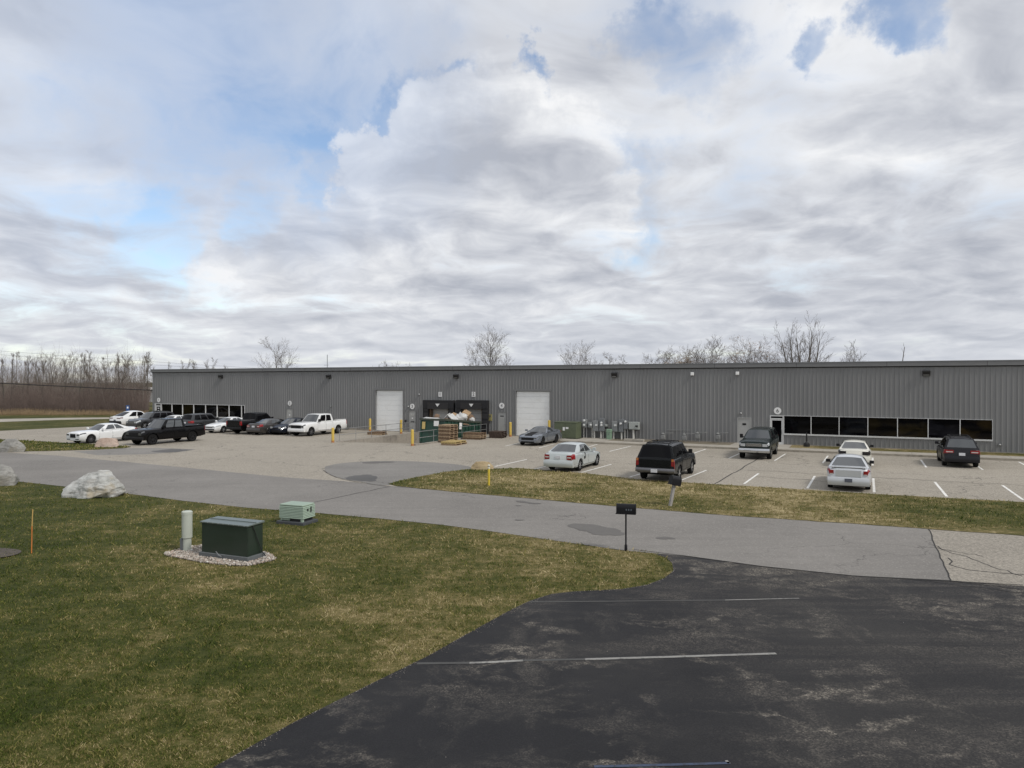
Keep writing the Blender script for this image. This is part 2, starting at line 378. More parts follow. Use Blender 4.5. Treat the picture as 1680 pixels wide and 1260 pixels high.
M_concw = mat('stained_concrete', (.29, .265, .23), .9, spec=.2, var=.22, scale=.6, bump=.3, dirt=(.17, .155, .14))
M_crack = mat('tar_crack', (.025, .024, .023), .9, var=.2)

def ragged(poly, amp=.07, step=.35):
    out = []
    for i in range(len(poly)):
        a, c = Vector(poly[i]), Vector(poly[(i + 1) % len(poly)]); n = max(1, int((c - a).length / step)); n = min(n, 120)
        for k in range(n):
            p = a.lerp(c, k / n); nz = noise.noise(Vector((p.x * 1.7, p.y * 1.7, 3))) + .6 * noise.noise(Vector((p.x * 5, p.y * 5, 9)))
            d = (c - a).normalized(); out.append((p.x - d.y * nz * amp, p.y + d.x * nz * amp))
    return out
# ------------------------------------------------------------------ ground sheets
WS0, WS1, WO = 39.0, 46.4, 12.2                     # truck well: along / out from the facade
well = [W(WS0, .02), W(WS1, .02), W(WS1, WO), W(WS0, WO)]
big_ = 2500
sheet('ground', [[(-big_, -200), (big_, -200), (big_, big_), (-big_, big_)]], 0, M_lawn, holes=[[(p.x, p.y) for p in well]])
G = lambda pts: [tuple(gp(*p)[:2]) for p in pts]
lot = G([(-260, 713), (0, 707), (143, 700), (236, 696.5)]) + [tuple(W(-.5, -3)[:2]), tuple(W(.2, -.1)[:2]), tuple(W(119, -.1)[:2])] + \
      G([(2600, 980), (1900, 905), (1520, 905), (1000, 868), (600, 820), (400, 800), (190, 765), (-200, 760)])
wellh = [W(WS0, .02), W(WS1, .02), W(WS1, WO), W(WS0, WO)]
sheet('parking_lot', [lot], .004, M_lot, holes=[[(p.x, p.y) for p in wellh]])
street_near = [(-420, 748), (-200, 766), (0, 787), (60, 793.5), (110, 799), (200, 809), (300, 822), (400, 833), (520, 842), (620, 851), (720, 861), (800, 871.5), (900, 886), (1025, 904), (1130, 913.5), (1250, 930), (1400, 945), (1560, 953)]
street_far = [(1522, 867.5), (1400, 859), (1200, 846), (1000, 829.5), (800, 811.5), (690, 801), (640, 798), (565, 790), (461, 783), (330, 770), (258, 763), (96, 748), (0, 742), (-420, 721)]
sheet('street', [G(street_near + street_far)], .010, M_street)
sheet('old_street', [G([(1522, 867), (1560, 953), (1750, 968), (2300, 1012), (2300, 930), (1680, 879)])], .008, M_old)
drive_edge = [(60, 1460), (350, 1260), (480, 1187), (600, 1127), (700, 1078), (780, 1033), (840, 1000), (870, 986), (905, 975), (940, 971), (1020, 967), (1062, 960), (1090, 949), (1105, 937), (1103, 924), (1092, 915), (1070, 908), (1035, 902)]
dp = G(drive_edge)
sheet('driveway', [[(-9, 0), (60, 0)] + G([(2400, 1015), (1750, 962), (1560, 948), (1300, 924), (1060, 893)]) + dp[::-1]], .005, M_seal)
verge = [(636, 794.5), (660, 788), (690, 782), (730, 775), (765, 770.5), (850, 768.5), (960, 777), (1050, 787.5), (1180, 795.5), (1330, 804.5), (1450, 812), (1680, 824.5), (2300, 858), (2300, 925), (1680, 880), (1522, 868.5), (1400, 860), (1200, 847), (1000, 830.5), (800, 812.5), (690, 802.5), (650, 798)]
verge_w = ragged(G(verge)); sheet('grass_verge', [verge_w], .022, M_lawn)
island = [(-300, 713), (0, 721), (60, 724), (114, 727.2), (160, 729.5), (205, 732), (216, 733.3), (205, 735.5), (157, 738), (90, 740), (0, 741.5), (-420, 720)]
island_w = ragged(G([(-200, 717), (0, 721), (60, 724), (114, 727.2), (160, 729.5), (205, 732), (216, 733.3), (205, 735.5), (157, 738), (90, 740), (0, 741.5), (-200, 731)]), .1)
sheet('grass_island', [island_w], .022, M_lawn)
apron = smooth_poly(G([(530, 771), (537, 764), (560, 760), (600, 757), (650, 756.4), (700, 758), (775, 764.5), (768, 771), (735, 777), (690, 784), (650, 794), (630, 797.5), (585, 790.5), (548, 783)]), 2)
sheet('apron', [ragged(apron, .10, .3)], .014, M_apron)
sheet('asphalt_patch', [ragged(smooth_poly(G([(562, 786), (575, 781), (610, 779), (622, 784), (612, 791), (590, 790)]), 1), .25, .15)], .018, M_patch)
for q in ([(934, 861), (945, 859), (985, 862), (1017, 870), (1030, 877), (1000, 881), (955, 872)], [(1078, 882.5), (1095, 882), (1108, 884.5), (1096, 887), (1080, 885)],
          [(845, 822), (870, 824), (892, 827), (872, 827.5), (848, 824)], [(846, 829.5), (862, 831), (846, 831.5)], [(846, 852.5), (866, 853.5), (848, 855)], [(593, 758), (640, 757.2), (650, 759), (600, 761.5)]):
    sheet('asphalt_patch', [ragged(smooth_poly(G(q), 1), .22, .12)], .018, M_stain)
sheet('asphalt_patch', [G([(120, 741), (205, 735.5), (262, 735), (322, 737.5), (300, 741), (240, 745.5), (160, 747)])], .007, M_apron)
sheet('asphalt_patch', [ragged(smooth_poly(G([(250, 739), (290, 736.5), (318, 738), (285, 742), (255, 743)]), 1), .5, .3)], .012, M_patch)
sheet('far_road', [G([(-500, 695), (0, 692.3), (100, 688.8), (195, 687), (195, 684.6), (100, 685.6), (0, 687.4), (-500, 690.5)])], .004, M_conc)
# painted stall lines
lines = [(1221, 794, 1244.6, 777), (1325, 801.4, 1337, 781.3), (1433, 785, 1434.6, 808), (1534, 791, 1554, 815), (1645, 796.5, 1680, 821), (1118, 788, 1159, 771.7), (953, 775.7, 1003, 762), (875, 770.5, 925, 758),
         (812, 765.5, 864, 754), (1034, 782.5, 1085, 768), (829.5, 732, 856, 726), (884, 735, 911, 728.3), (965, 733.5, 980, 729), (1000, 740.7, 1035.5, 732), (1075, 742, 1098, 735), (1137, 744.2, 1158, 737), (1196, 752, 1214, 744),
         (1271, 756, 1289, 744.6), (1350, 760, 1358.6, 748), (1432, 751, 1432, 764), (1511, 754.7, 1520, 767), (1590, 755, 1613, 771), (1672, 758, 1700, 773)]
for k, (x0, y0, x1, y1) in enumerate(lines):
    a, c = gp(x0, y0), gp(x1, y1); d = (c - a).normalized(); n = Vector((-d.y, d.x, 0)) * .055
    sheet('parking_line', [[tuple((a - n)[:2]), tuple((c - n)[:2]), tuple((c + n)[:2]), tuple((a + n)[:2])]], .009, M_line)
M_faint = m_asphalt('faded_line', (.085, .085, .083), .35, False)
M_blue = mat('faded_blue_line', (.042, .058, .098), .8, var=.4, scale=4, dirt=(.025, .026, .03))
M_mid = mat('worn_line', (.24, .235, .22), .8, var=.3, scale=2.5, dirt=(.06, .06, .058))
def strip(name, pts, wd, z, m):
    mb = MB(); P_ = [gp(*p) for p in pts]; vs = []; fs = []
    for i, p in enumerate(P_):
        d = (P_[min(i + 1, len(P_) - 1)] - P_[max(i - 1, 0)]).normalized(); n = Vector((-d.y, d.x, 0)) * wd / 2
        vs += [(p.x - n.x, p.y - n.y, z), (p.x + n.x, p.y + n.y, z)]
        if i: fs.append((2 * i - 2, 2 * i, 2 * i + 1, 2 * i - 1))
    mb.add(vs, fs); o = mb.build(name, m); return tag(o, kind='structure')
strip('driveway_line', [(868, 988.5), (1000, 987.5), (1190, 985.5)], .07, .010, M_faint); strip('driveway_line', [(1190, 985.5), (1312, 982.5)], .045, .010, M_mid)
strip('driveway_line', [(684, 1090), (770, 1089)], .09, .010, M_faint); strip('driveway_line', [(770, 1089), (812, 1087.5), (858, 1085)], .08, .010, M_mid); strip('driveway_line', [(858, 1085), (960, 1083)], .08, .010, M_faint)
strip('driveway_line', [(960, 1083), (1100, 1079), (1274, 1073.5)], .085, .010, M_mid)
strip('driveway_line', [(975, 1260), (1100, 1257), (1198, 1254)], .055, .010, M_blue); strip('driveway_line', [(1192, 1250), (1197, 1255)], .04, .010, M_mid)
def wob(a, c, n, amp):
    o = []
    for k in range(n + 1):
        t = k / n; o.append((lerp(a[0], c[0], t) + rng.uniform(-1, 1) * amp * 2, lerp(a[1], c[1], t) + rng.uniform(-1, 1) * amp))
    return o
strip('street_seam', wob((508, 826.5), (640, 798.5), 8, .4), .05, .016, M_crack)
strip('street_seam', wob((1523, 868), (1561, 953.5), 14, .8), .035, .016, M_crack)
strip('street_seam', [(1040, 902.5), (1130, 913.5), (1250, 930), (1400, 945.5), (1560, 954.5), (1680, 961)], .035, .016, M_crack)
strip('street_seam', [(530, 771.5), (537, 777), (552, 784), (585, 791.5), (632, 798.5), (690, 802), (800, 812), (1000, 830)], .03, .020, M_crack)
strip('street_crack', wob((1527, 895), (1680, 947), 16, 1.6), .03, .014, M_crack); strip('street_crack', wob((1530, 898), (1615, 914), 10, 1.2), .025, .014, M_crack)
strip('street_crack', [(1556, 916), (1563, 922), (1558, 927), (1570, 931), (1590, 936), (1640, 941), (1700, 945)], .035, .0145, M_crack)
strip('street_crack', wob((1560, 954), (1680, 968), 8, 1), .03, .014, M_crack); strip('street_crack', wob((1480, 950), (1690, 975), 12, 1), .025, .014, M_crack)
strip('lot_crack', wob((1172, 795), (1245, 752), 10, .8), .07, .008, M_crack); strip('lot_crack', wob((1225, 771), (1480, 786), 20, .7), .05, .0085, M_crack)
strip('lot_crack', wob((1240, 782), (1360, 790), 10, .8), .05, .008, M_crack); strip('lot_crack', wob((1480, 786), (1700, 798), 12, 1), .05, .0085, M_crack)
# ------------------------------------------------------------------ warehouse (local x along the facade, y into the building, z up)
def m_ribbed():
    m = bpy.data.materials.new('grey_metal_cladding'); b = NB(nt(m)); P = b.obj()
    n1 = b.noise(b.mapping(P, (.4, .4, .12)), 1.0, 5, .6)
    pan = b.add('ShaderNodeTexWhiteNoise', noise_dimensions='1D'); sx = b.add('ShaderNodeSeparateXYZ'); b.set(sx.inputs[0], P)
    b.set(pan.inputs['W'], b.math('FLOOR', b.math('DIVIDE', sx.outputs[0], .915)))
    c = b.mix(b.rng(n1, .3, .7), (.182, .184, .185), (.222, .224, .224))
    c = b.mix(b.math('MULTIPLY', pan.outputs[0], .22), c, (.265, .266, .265))
    run = b.noise(b.mapping(P, (5, 5, .18)), 1.0, 5, .6); c = b.mix(b.rng(run, .55, .8, 0, .3), c, (.085, .084, .082))
    b.out(c, .55, .0, .35); return m
M_clad = m_ribbed()
M_trim = mat('grey_trim', (.185, .186, .186), .5, var=.06); M_fascia = mat('fascia_metal', (.165, .167, .168), .5, var=.08)
M_fascia_top = mat('fascia_top', (.17, .175, .18), .45, var=.06)
M_dark = mat('gap_and_shadow_dark', (.012, .012, .012), .8)
M_white = mat('white_door_panel', (.83, .84, .83), .5, var=.03, scale=.6, dirt=(.75, .75, .73))
M_alu = mat('white_aluminium', (.60, .605, .60), .4, var=.05)
M_doorg = mat('grey_door', (.35, .352, .342), .5, var=.06)
M_black = mat('black_plastic', (.012, .012, .013), .5, var=.2); M_foam = mat('black_dock_foam', (.014, .014, .016), .75, var=.3, scale=2, bump=.3)
M_foam2 = mat('worn_dock_foam', (.028, .027, .028), .8, var=.3, scale=2, bump=.3)
M_signw = mat('sign_white', (.78, .78, .77), .5, var=.03); M_ink = mat('sign_ink', (.02, .02, .02), .6)
M_yellow = mat('yellow_paint', (.62, .44, .085), .55, var=.12, scale=4, dirt=(.42, .31, .12)); M_rust = mat('rust_orange', (.38, .17, .06), .8)
M_galv = mat('galvanised_steel', (.33, .335, .335), .42, .55, var=.12, scale=5)
M_steel = mat('grey_steel', (.21, .22, .225), .45, .4, var=.1)
def m_window(name, reflect_tint, seed, rough=.04):
    m = bpy.data.materials.new(name); b = NB(nt(m)); P = b.mapping(b.obj(), loc=(seed, seed * .7, 0))
    n = b.noise(b.mapping(P, (.55, 1, 1.1)), 1.0, 3, .5, .4)
    c = b.mix(b.rng(n, .45, .62), (.0025, .0025, .003), reflect_tint)  # patches of paler tone paint faint reflections into the pane colour
    c = b.mix(b.rng(b.noise(b.mapping(P, (.6, 1, 4)), 1.0, 2), .62, .7, 0, .5), c, tuple(min(1, x * 2) for x in reflect_tint))
    b.out(c, rough, 0, .12); return m
WINM = [m_window('window_glass', t, k * 3.1) for k, t in enumerate([(.004, .004, .005), (.006, .006, .006), (.008, .009, .012), (.012, .009, .004), (.020, .015, .007), (.011, .011, .014), (.022, .015, .006)])]
bld = thing('warehouse', 'long low grey ribbed metal warehouse with white overhead doors and dark ribbon windows', 'warehouse', LC, BROT)
HT = 6.42; SEND = 119.0; DEEP = 34.0
ops = []                                         # s0, s1, z0, z1
def op(px0, px1, pt, z0=0.0, pb=None):
    s0, z1 = wsz(px0, pt); s1, z1b = wsz(px1, pt)
    z1 = (z1 + z1b) / 2 if False else z1
    ops.append((s0, s1, z0, z1)); return ops[-1]
LW = (0.45, wsz(401.8, 664)[0], .86, 2.30)
LD = (wsz(255.5, 662)[0], wsz(264.6, 662)[0])
ops.append((LW[0], LW[1], .0, 2.30))
D2 = op(469.4, 481, 670); OH1 = op(615.3, 662.4, 638); D3 = op(670.6, 682.8, 673)
DK = (wsz(694, 656)[0], wsz(800.5, 656)[0], 0, 3.15); ops.append(DK)
D4 = op(816.5, 831, 675.4); OH2 = op(845, 903.5, 639.3); D5 = op(1209.8, 1232.8, 684.8)
RD = (wsz(1263.3, 681)[0], wsz(1285.8, 681)[0]); RW1 = wsz(1629, 687)[0]; RW = (RD[0], RW1, 0, wsz(1300, 682)[1]); ops.append(RW)
wz0 = wsz(1300, 712.5)[1]
ops.sort()
wall = MB(); RIB = .305
prof = [(0, 0), (.215, 0), (.235, .032), (.285, .032), (.305, 0)]
def ribs(s0, s1, z0, z1):
    if s1 - s0 < .02 or z1 - z0 < .02: return
    xs = []
    k = math.floor(s0 / RIB)
    pts = []
    while k * RIB < s1 + RIB:
        for a, d in prof[:-1]: pts.append((k * RIB + a, -d))
        k += 1
    def yat(x): return interp(pts, x)
    use = [(s0, yat(s0))] + [p for p in pts if s0 + 1e-4 < p[0] < s1 - 1e-4] + [(s1, yat(s1))]
    vs = []; fs = []
    for x, y in use: vs += [(x, y, z0), (x, y, z1)]
    for i in range(len(use) - 1): fs.append((2 * i, 2 * i + 2, 2 * i + 3, 2 * i + 1))
    wall.add(vs, fs)
ZB = .16
cur = 0.0
for s0, s1, z0, z1 in ops:
    ribs(cur, s0, ZB, HT - .3); ribs(s0, s1, z1, HT - .3); cur = s1
ribs(cur, SEND, ZB, HT - .3)
ribs(LD[1], LW[1], ZB, LW[2]); ribs(RD[1], RW[1], ZB, wz0 - .06)
wall.bx((-.0, .05, 0), (.08, DEEP, HT - .3)); wall.bx((SEND - .08, .05, 0), (SEND, DEEP, HT - .3)); wall.bx((.08, DEEP - .1, 0), (SEND - .08, DEEP, HT - .3))
wall.build('wall', M_clad, bld, fixn=False)
cur = .06
def fnd(a, c):
    k = MB(); k.bx(a, c); k.build('foundation', M_concw, bld)
for s0, s1, z0, z1 in ops:
    if s0 - cur > .05: fnd((cur, -.045, -.1), (s0, .2, ZB))
    cur = s1
fnd((cur, -.045, -.1), (SEND, .2, ZB)); fnd((LD[1], -.045, -.1), (LW[1], .2, ZB - .002)); fnd((RD[1], -.045, -.1), (RW[1], .2, ZB - .002))
fa = MB(); fa.bx((-.12, -.16, HT - .33), (SEND + .1, .3, HT)); fa.bx((-.14, -.185, HT - .025), (SEND + .12, .3, HT + .035), 1)
fa.bx((-.1, -.06, HT - .40), (SEND, .3, HT - .33), 2)  # dark strip painted in as the shadow line under the fascia
fa.build('fascia', [M_fascia, M_fascia_top, M_dark], bld)
rf = MB(); rf.add([(-.12, .3, HT), (SEND + .1, .3, HT), (SEND + .1, DEEP / 2, HT + .22), (-.12, DEEP / 2, HT + .22), (-.12, DEEP + .1, HT), (SEND + .1, DEEP + .1, HT)], [(0, 1, 2, 3), (3, 2, 5, 4), (0, 3, 4), (1, 5, 2)])
rf.build('roof', M_fascia_top, bld)
# fascia joints and small downward brackets seen against the dark shadow line
for s in np.arange(6.1, SEND, 6.1):
    jt = MB(); jt.bx((s, -.163, HT - .325), (s + .02, -.159, HT - .03)); jt.build('fascia_joint', M_dark, bld)
# inside wall behind the openings so nothing is see-through
bk = MB(); bk.bx((.3, .62, -1.3), (SEND - .3, .70, 5.2)); bk.build('inner_wall', M_dark, bld)

def frame(mb, s0, s1, z0, z1, w=.05, y0=-.05, y1=.12, sill=None, mi=0):
    sl = w if sill is None else sill
    mb.bx((s0, y0, z0 + sl), (s0 + w, y1, z1 - w), mi); mb.bx((s1 - w, y0, z0 + sl), (s1, y1, z1 - w), mi)
    mb.bx((s0, y0, z1 - w), (s1, y1, z1), mi); mb.bx((s0, y0 - (.02 if sill else 0), z0), (s1, y1, z0 + sl), mi)
def window(s0, s1, z0, z1, k, sill=.11, w=.026):
    f = MB(); frame(f, s0, s1, z0, z1, w, -.055, .1, sill); fo = f.build('window', M_alu, bld)
    p = MB(); p.bx((s0 + w, .02, z0 + sill), (s1 - w, .035, z1 - w)); p.build('pane', WINM[k % len(WINM)], fo)
rx = [1286.2, 1330.8, 1376.8, 1424, 1472.6, 1522.8, 1575.2, 1628.8]
for k in range(7):
    a, c = wsz(rx[k], 700)[0], wsz(rx[k + 1], 700)[0]; window(a, c, wz0 - .06, RW[3], k)
lx = [265, 282.3, 299.7, 318, 337.5, 356.5, 376, 396.5, 401.8]
for k in range(8):
    a, c = wsz(lx[k], 670)[0], wsz(lx[k + 1], 670)[0]; window(a, c, LW[2] - .06, LW[3], [1, 0, 3, 2, 0, 3, 1, 0][k], .10, .045)
def glass_door(s0, s1, z1, ztr, poster):
    f = MB(); frame(f, s0, s1, 0.02, z1, .07, -.06, .12, .05); f.bx((s0 + .07, -.05, ztr), (s1 - .07, .1, ztr + .08)); o = f.build('door', M_alu, bld)
    lf = MB(); frame(lf, s0 + .08, s1 - .08, .08, ztr - .01, .08, -.03, .02, .22); lf.build('door_leaf', M_alu, o)
    p = MB(); p.bx((s0 + .16, -.01, .30), (s1 - .16, .0, ztr - .09)); p.bx((s0 + .08, -.01, ztr + .08), (s1 - .08, 0, z1 - .07)); p.build('pane', WINM[0], o)
    h = MB(); h.tube([(s1 - .13, -.03, .9), (s1 - .13, -.09, .9), (s1 - .13, -.09, 1.25), (s1 - .13, -.03, 1.25)], .014, 6); h.build('handle', M_steel, o)
    if poster:
        c = (s0 + s1) / 2
        for zc, hh in ((1.72, .12), (1.45, .08), (1.2, .14)):
            q = MB(); q.bx((c - .14, -.016, zc - hh / 2), (c + .14, -.011, zc + hh / 2)); q.build('notice', M_signw, o)
glass_door(RD[0], RD[1], RW[3], RW[3] - .30, False)
glass_door(LD[0], LD[1], LW[3], LW[3] - .30, True)
sl = MB(); frame(sl, LW[0], LD[0] - .02, 0.02, LW[3], .05, -.055, .1, .1); slo = sl.build('window', M_alu, bld)
p = MB(); p.bx((LW[0] + .05, .02, .12), (LD[0] - .07, .03, LW[3] - .05)); p.build('pane', WINM[0], slo)
p = MB(); p.bx((LW[0] + .08, .005, .9), (LD[0] - .10, .012, LW[3] - .4)); p.build('poster', mat('blue_poster', (.10, .20, .42), .5, var=.4, scale=2), slo)

def man_door(o, marks, win=False):
    s0, s1, z0, z1 = o
    f = MB(); frame(f, s0, s1, 0.0, z1, .06, -.045, .2, .03); fo = f.build('door', M_trim if not win else M_doorg, bld)
    l = MB(); l.bx((s0 + .06, .0, .03), (s1 - .06, .05, z1 - .06)); l.build('door_leaf', M_doorg, fo, bev=.006)
    h = MB(); h.lathe([(.0, 0), (.035, 0), (.035, .06), (.02, .075), (0, .075)], 10, 0, Matrix.Translation((s1 - .14, 0, 1.0)) @ Matrix.Rotation(R(90), 4, 'X')); h.build('handle', M_steel, fo)
    for (zc, w, hh, m) in marks:
        q = MB(); c = (s0 + s1) / 2; q.bx((c - w / 2, -.012, zc - hh / 2), (c + w / 2, -.004, zc + hh / 2)); q.build('notice', m, fo)
M_note = mat('grey_notice', (.42, .42, .40), .6, var=.3, scale=8); M_noted = mat('dark_notice', (.09, .09, .09), .6, var=.5, scale=20)
man_door(D2, [(1.75, .42, .22, M_note), (1.35, .16, .14, M_signw), (.95, .4, .16, M_noted)])
man_door(D3, [(1.72, .40, .22, M_note), (1.36, .16, .12, M_signw), (1.02, .42, .16, M_noted)])
man_door(D4, [(1.78, .36, .12, M_noted), (1.62, .46, .10, M_note)])
man_door(D5, [(1.62, .30, .16, M_noted)], True)
ck = MB(); c5 = (D5[0] + D5[1]) / 2; ck.bx((c5 - .115, -.016, 1.57), (c5 + .115, -.0135, 1.67)); ck.build('door_window', WINM[1], bld)
def overhead(o, n=8):
    s0, s1, z0, z1 = o
    d = MB(); hgt = (z1 - .12) / n
    for k in range(n): d.bx((s0 + .10, .12, .02 + k * hgt), (s1 - .10, .17, .02 + (k + 1) * hgt - .014))
    d.bx((s0 + .10, .16, .02), (s1 - .10, .19, z1 - .1)); d.build('overhead_door', M_white, bld, bev=.006)
    f = MB(); f.bx((s0, -.05, 0), (s0 + .10, .25, z1 - .12)); f.bx((s1 - .10, -.05, 0), (s1, .25, z1 - .12)); f.bx((s0 - .05, -.055, z1 - .12), (s1 + .05, .25, z1 + .06)); f.build('door_frame', M_trim, bld)
    sh = MB(); sh.bx((s0 + .10, .08, z1 - .16), (s1 - .10, .20, z1 - .12)); sh.build('weather_strip', M_black, bld); sh = MB(); sh.bx((s0 + .1, .09, .0), (s1 - .1, .15, .035)); sh.build('weather_strip', M_black, bld)
overhead(OH1); overhead(OH2)
# two loading docks
def dock(px0, px1, pi0, pi1):
    s0, z1 = wsz(px0, 656.3, .35); s1 = wsz(px1, 656.3, .35)[0]; i0, zi = wsz(pi0, 669.8, .3); i1 = wsz(pi1, 669.8, .3)[0]
    q = MB(); q.bx((s0, -.42, zi), (s1, .25, z1)); q.bx((s0, -.32, -.55), (i0 - .05, .25, zi)); q.bx((i1 + .05, -.32, -.55), (s1, .25, zi))
    q.bx((i0 - .08, -.46, zi - .06), (i1 + .08, -.42, z1 - .25), 1)
    for k in range(5): q.bx((s0 + .05, -.345, -.3 + k * .6), (i0 - .1, -.32, .15 + k * .6), 1); q.bx((i1 + .1, -.345, -.3 + k * .6), (s1 - .05, -.32, .15 + k * .6), 1)
    so_ = q.build('dock_seal', [M_foam, M_foam2], bld, bev=.03)
    c = (s0 + s1) / 2; g = MB(); g.add([(c - .24, -.485, z1 - .33), (c + .24, -.485, z1 - .33), (c, -.485, z1 - .62), (c - .24, -.465, z1 - .33), (c + .24, -.465, z1 - .33), (c, -.465, z1 - .62)], [(0, 1, 2), (5, 4, 3), (0, 3, 4, 1), (1, 4, 5, 2), (2, 5, 3, 0)]); g.build('guide_mark', M_signw, so_)
    d = MB(); n = 5
    for k in range(n): d.bx((i0, .28, .02 + k * zi / n), (i1, .33, .02 + (k + 1) * zi / n - .015))
    d.build('dock_door', mat('dock_door_grey', (.42, .42, .405), .55, var=.05), bld)
    for e0, e1 in ((i0 - .05, i0 + .10), (i1 - .10, i1 + .05)):
        jm = MB(); jm.bx((e0, -.1, 0), (e1, .27, zi)); jm.build('door_jamb', mat('brown_jamb', (.16, .11, .07), .8, var=.3), bld)
    for s in (s0 + .5, s1 - .5):
        bp = MB(); bp.bx((s - .15, -.62, -.9), (s + .15, -.05, -.58)); bp.build('dock_bumper', M_black, bld)
dock(694, 744.2, 703.6, 734.6); dock(748.4, 800.4, 757.6, 789.7)
gs0 = wsz(744.2, 656.3, .35)[0]; gs1 = wsz(748.4, 656.3, .35)[0]; gp_ = MB(); gp_.bx((gs0 + .02, -.06, -.02), (gs1 - .02, .2, 3.15)); gp_.build('wall_strip', M_fascia_top, bld)
dw = MB(); dw.bx((DK[0] - .1, -.02, -1.3), (DK[1] + .1, .3, -.02)); dw.build('dock_wall', M_concw, bld)

# ------------------------------------------------------------------ truck well, walk, kerb
wl = MB(); ZD = -1.05
def wp(s, o, z): return W(s, o, z)
wl.add([wp(WS0, WO, 0.003), wp(WS1, WO, .003), wp(WS1, .02, ZD), wp(WS0, .02, ZD)], [(0, 1, 2, 3)])
tag(wl.build('truck_well_floor', M_lot, fixn=False), kind='structure')
def retaining(name, s, t, top, label):
    mb = MB(); a = [wp(s, WO, -.12), wp(s, WO, top), wp(s, .02, top), wp(s, .02, ZD - .1)]; c = [wp(s + t, WO, -.12), wp(s + t, WO, top), wp(s + t, .02, top), wp(s + t, .02, ZD - .1)]
    mb.add(a + c, [(0, 1, 2, 3), (7, 6, 5, 4), (0, 4, 5, 1), (1, 5, 6, 2), (2, 6, 7, 3), (3, 7, 4, 0)])
    return tag(mb.build(name, M_concw), label, 'wall')
retaining('retaining_wall', WS0 - .24, .24, .03, 'stained concrete wall along the far side of the sunken dock ramp')
retaining('retaining_wall', WS1, .24, .10, 'low concrete kerb wall on the dumpster side of the dock ramp')
SW0 = so(gp(918, 724))[0]
wk = MB()
def slab(mb, s0, s1, o0, o1, z0, z1, mi=0):
    p = [W(s0, o0), W(s1, o0), W(s1, o1), W(s0, o1)]
    mb.add([(q.x, q.y, z0) for q in p] + [(q.x, q.y, z1) for q in p], [(3, 2, 1, 0), (4, 5, 6, 7), (0, 1, 5, 4), (1, 2, 6, 5), (2, 3, 7, 6), (3, 0, 4, 7)], mi)
s_ = SW0
while s_ < SEND - 3:
    slab(wk, s_ + .006, s_ + 1.82, 2.5, 4.28, .0, .13); s_ += 1.83
tag(wk.build('sidewalk', M_conc), kind='structure')
kb = MB(); s_ = SW0
while s_ < SEND - 3:
    slab(kb, s_ + .004, s_ + 3.65, 4.29, 4.52, -.05, .145); s_ += 3.66
tag(kb.build('kerb', mat('kerb_concrete', (.33, .30, .25), .9, spec=.2, var=.2, scale=.8, bump=.3, dirt=(.2, .18, .15))), kind='structure')
s6 = wsz(1290, 730)[0]
pv = MB(); slab(pv, SW0, wsz(1010, 722)[0], .03, 2.49, 0, .12); slab(pv, wsz(1206, 725)[0], s6 + .4, .03, 2.49, 0, .125)
tag(pv.build('concrete_pad', M_conc), kind='structure')
vg = MB(); slab(vg, s6 + .42, SEND - 3, .03, 2.49, 0, .11); tag(vg.build('grass_bed', M_lawn), kind='structure')
M_soil = mat('bare_soil', (.17, .145, .105), .95, var=.3, scale=2, dirt=(.08, .07, .045))
vg = MB(); slab(vg, wsz(1010, 722)[0] + .01, wsz(1206, 725)[0] - .01, .03, 2.49, 0, .10); tag(vg.build('soil_bed', M_soil), kind='structure')

# ------------------------------------------------------------------ wall signs and lights
def on_wall(px, py, o=.04):
    s, z = wsz(px, py, o); return W(s, o, z)
XR = Matrix.Rotation(R(90), 4, 'X')
def disc_sign(px, py, r, txt, label):
    t = thing('number_sign', label, 'sign', on_wall(px, py), BROT, 'round white door number signs')
    m = MB(); m.lathe([(0, 0), (r, 0), (r, .02), (0, .02)], 24, 0, XR, cap=False); m.build('sign_plate', M_signw, t)
    d = MB(); text_mesh(d, txt, r * 1.5, Matrix.Translation((0, -.027, 0)) @ XR); d.build('digit', M_ink, t)
disc_sign(260.3, 656.3, .27, '1', 'small round white number sign above the far left glass door')
disc_sign(475.4, 661.6, .27, '2', 'round white number sign above the plain door behind the white pickup')
disc_sign(676.4, 666.8, .27, '3', 'round white number 3 sign beside the left white overhead door')
disc_sign(823.2, 665.6, .27, '4', 'round white number 4 sign above the door right of the docks')
disc_sign(1275.8, 674, .27, '6', 'round white number 6 sign above the glass entrance')
def sq_sign(px, py, txt, label):
    t = thing('dock_number_sign', label, 'sign', on_wall(px, py), BROT, 'square dock number signs')
    m = MB(); m.bx((-.19, -.02, -.23), (.19, 0, .23)); m.build('sign_plate', M_signw, t)
    d = MB(); text_mesh(d, txt, .46, Matrix.Translation((0, -.027, 0)) @ XR); d.build('digit', M_ink, t)
sq_sign(722.2, 647, '1', 'square white dock sign with numeral 1 above the left dock'); sq_sign(777, 647, '2', 'square white dock sign with numeral 2 above the right dock')
M_lens = mat('lamp_lens', (.40, .40, .38), .2, var=.2)
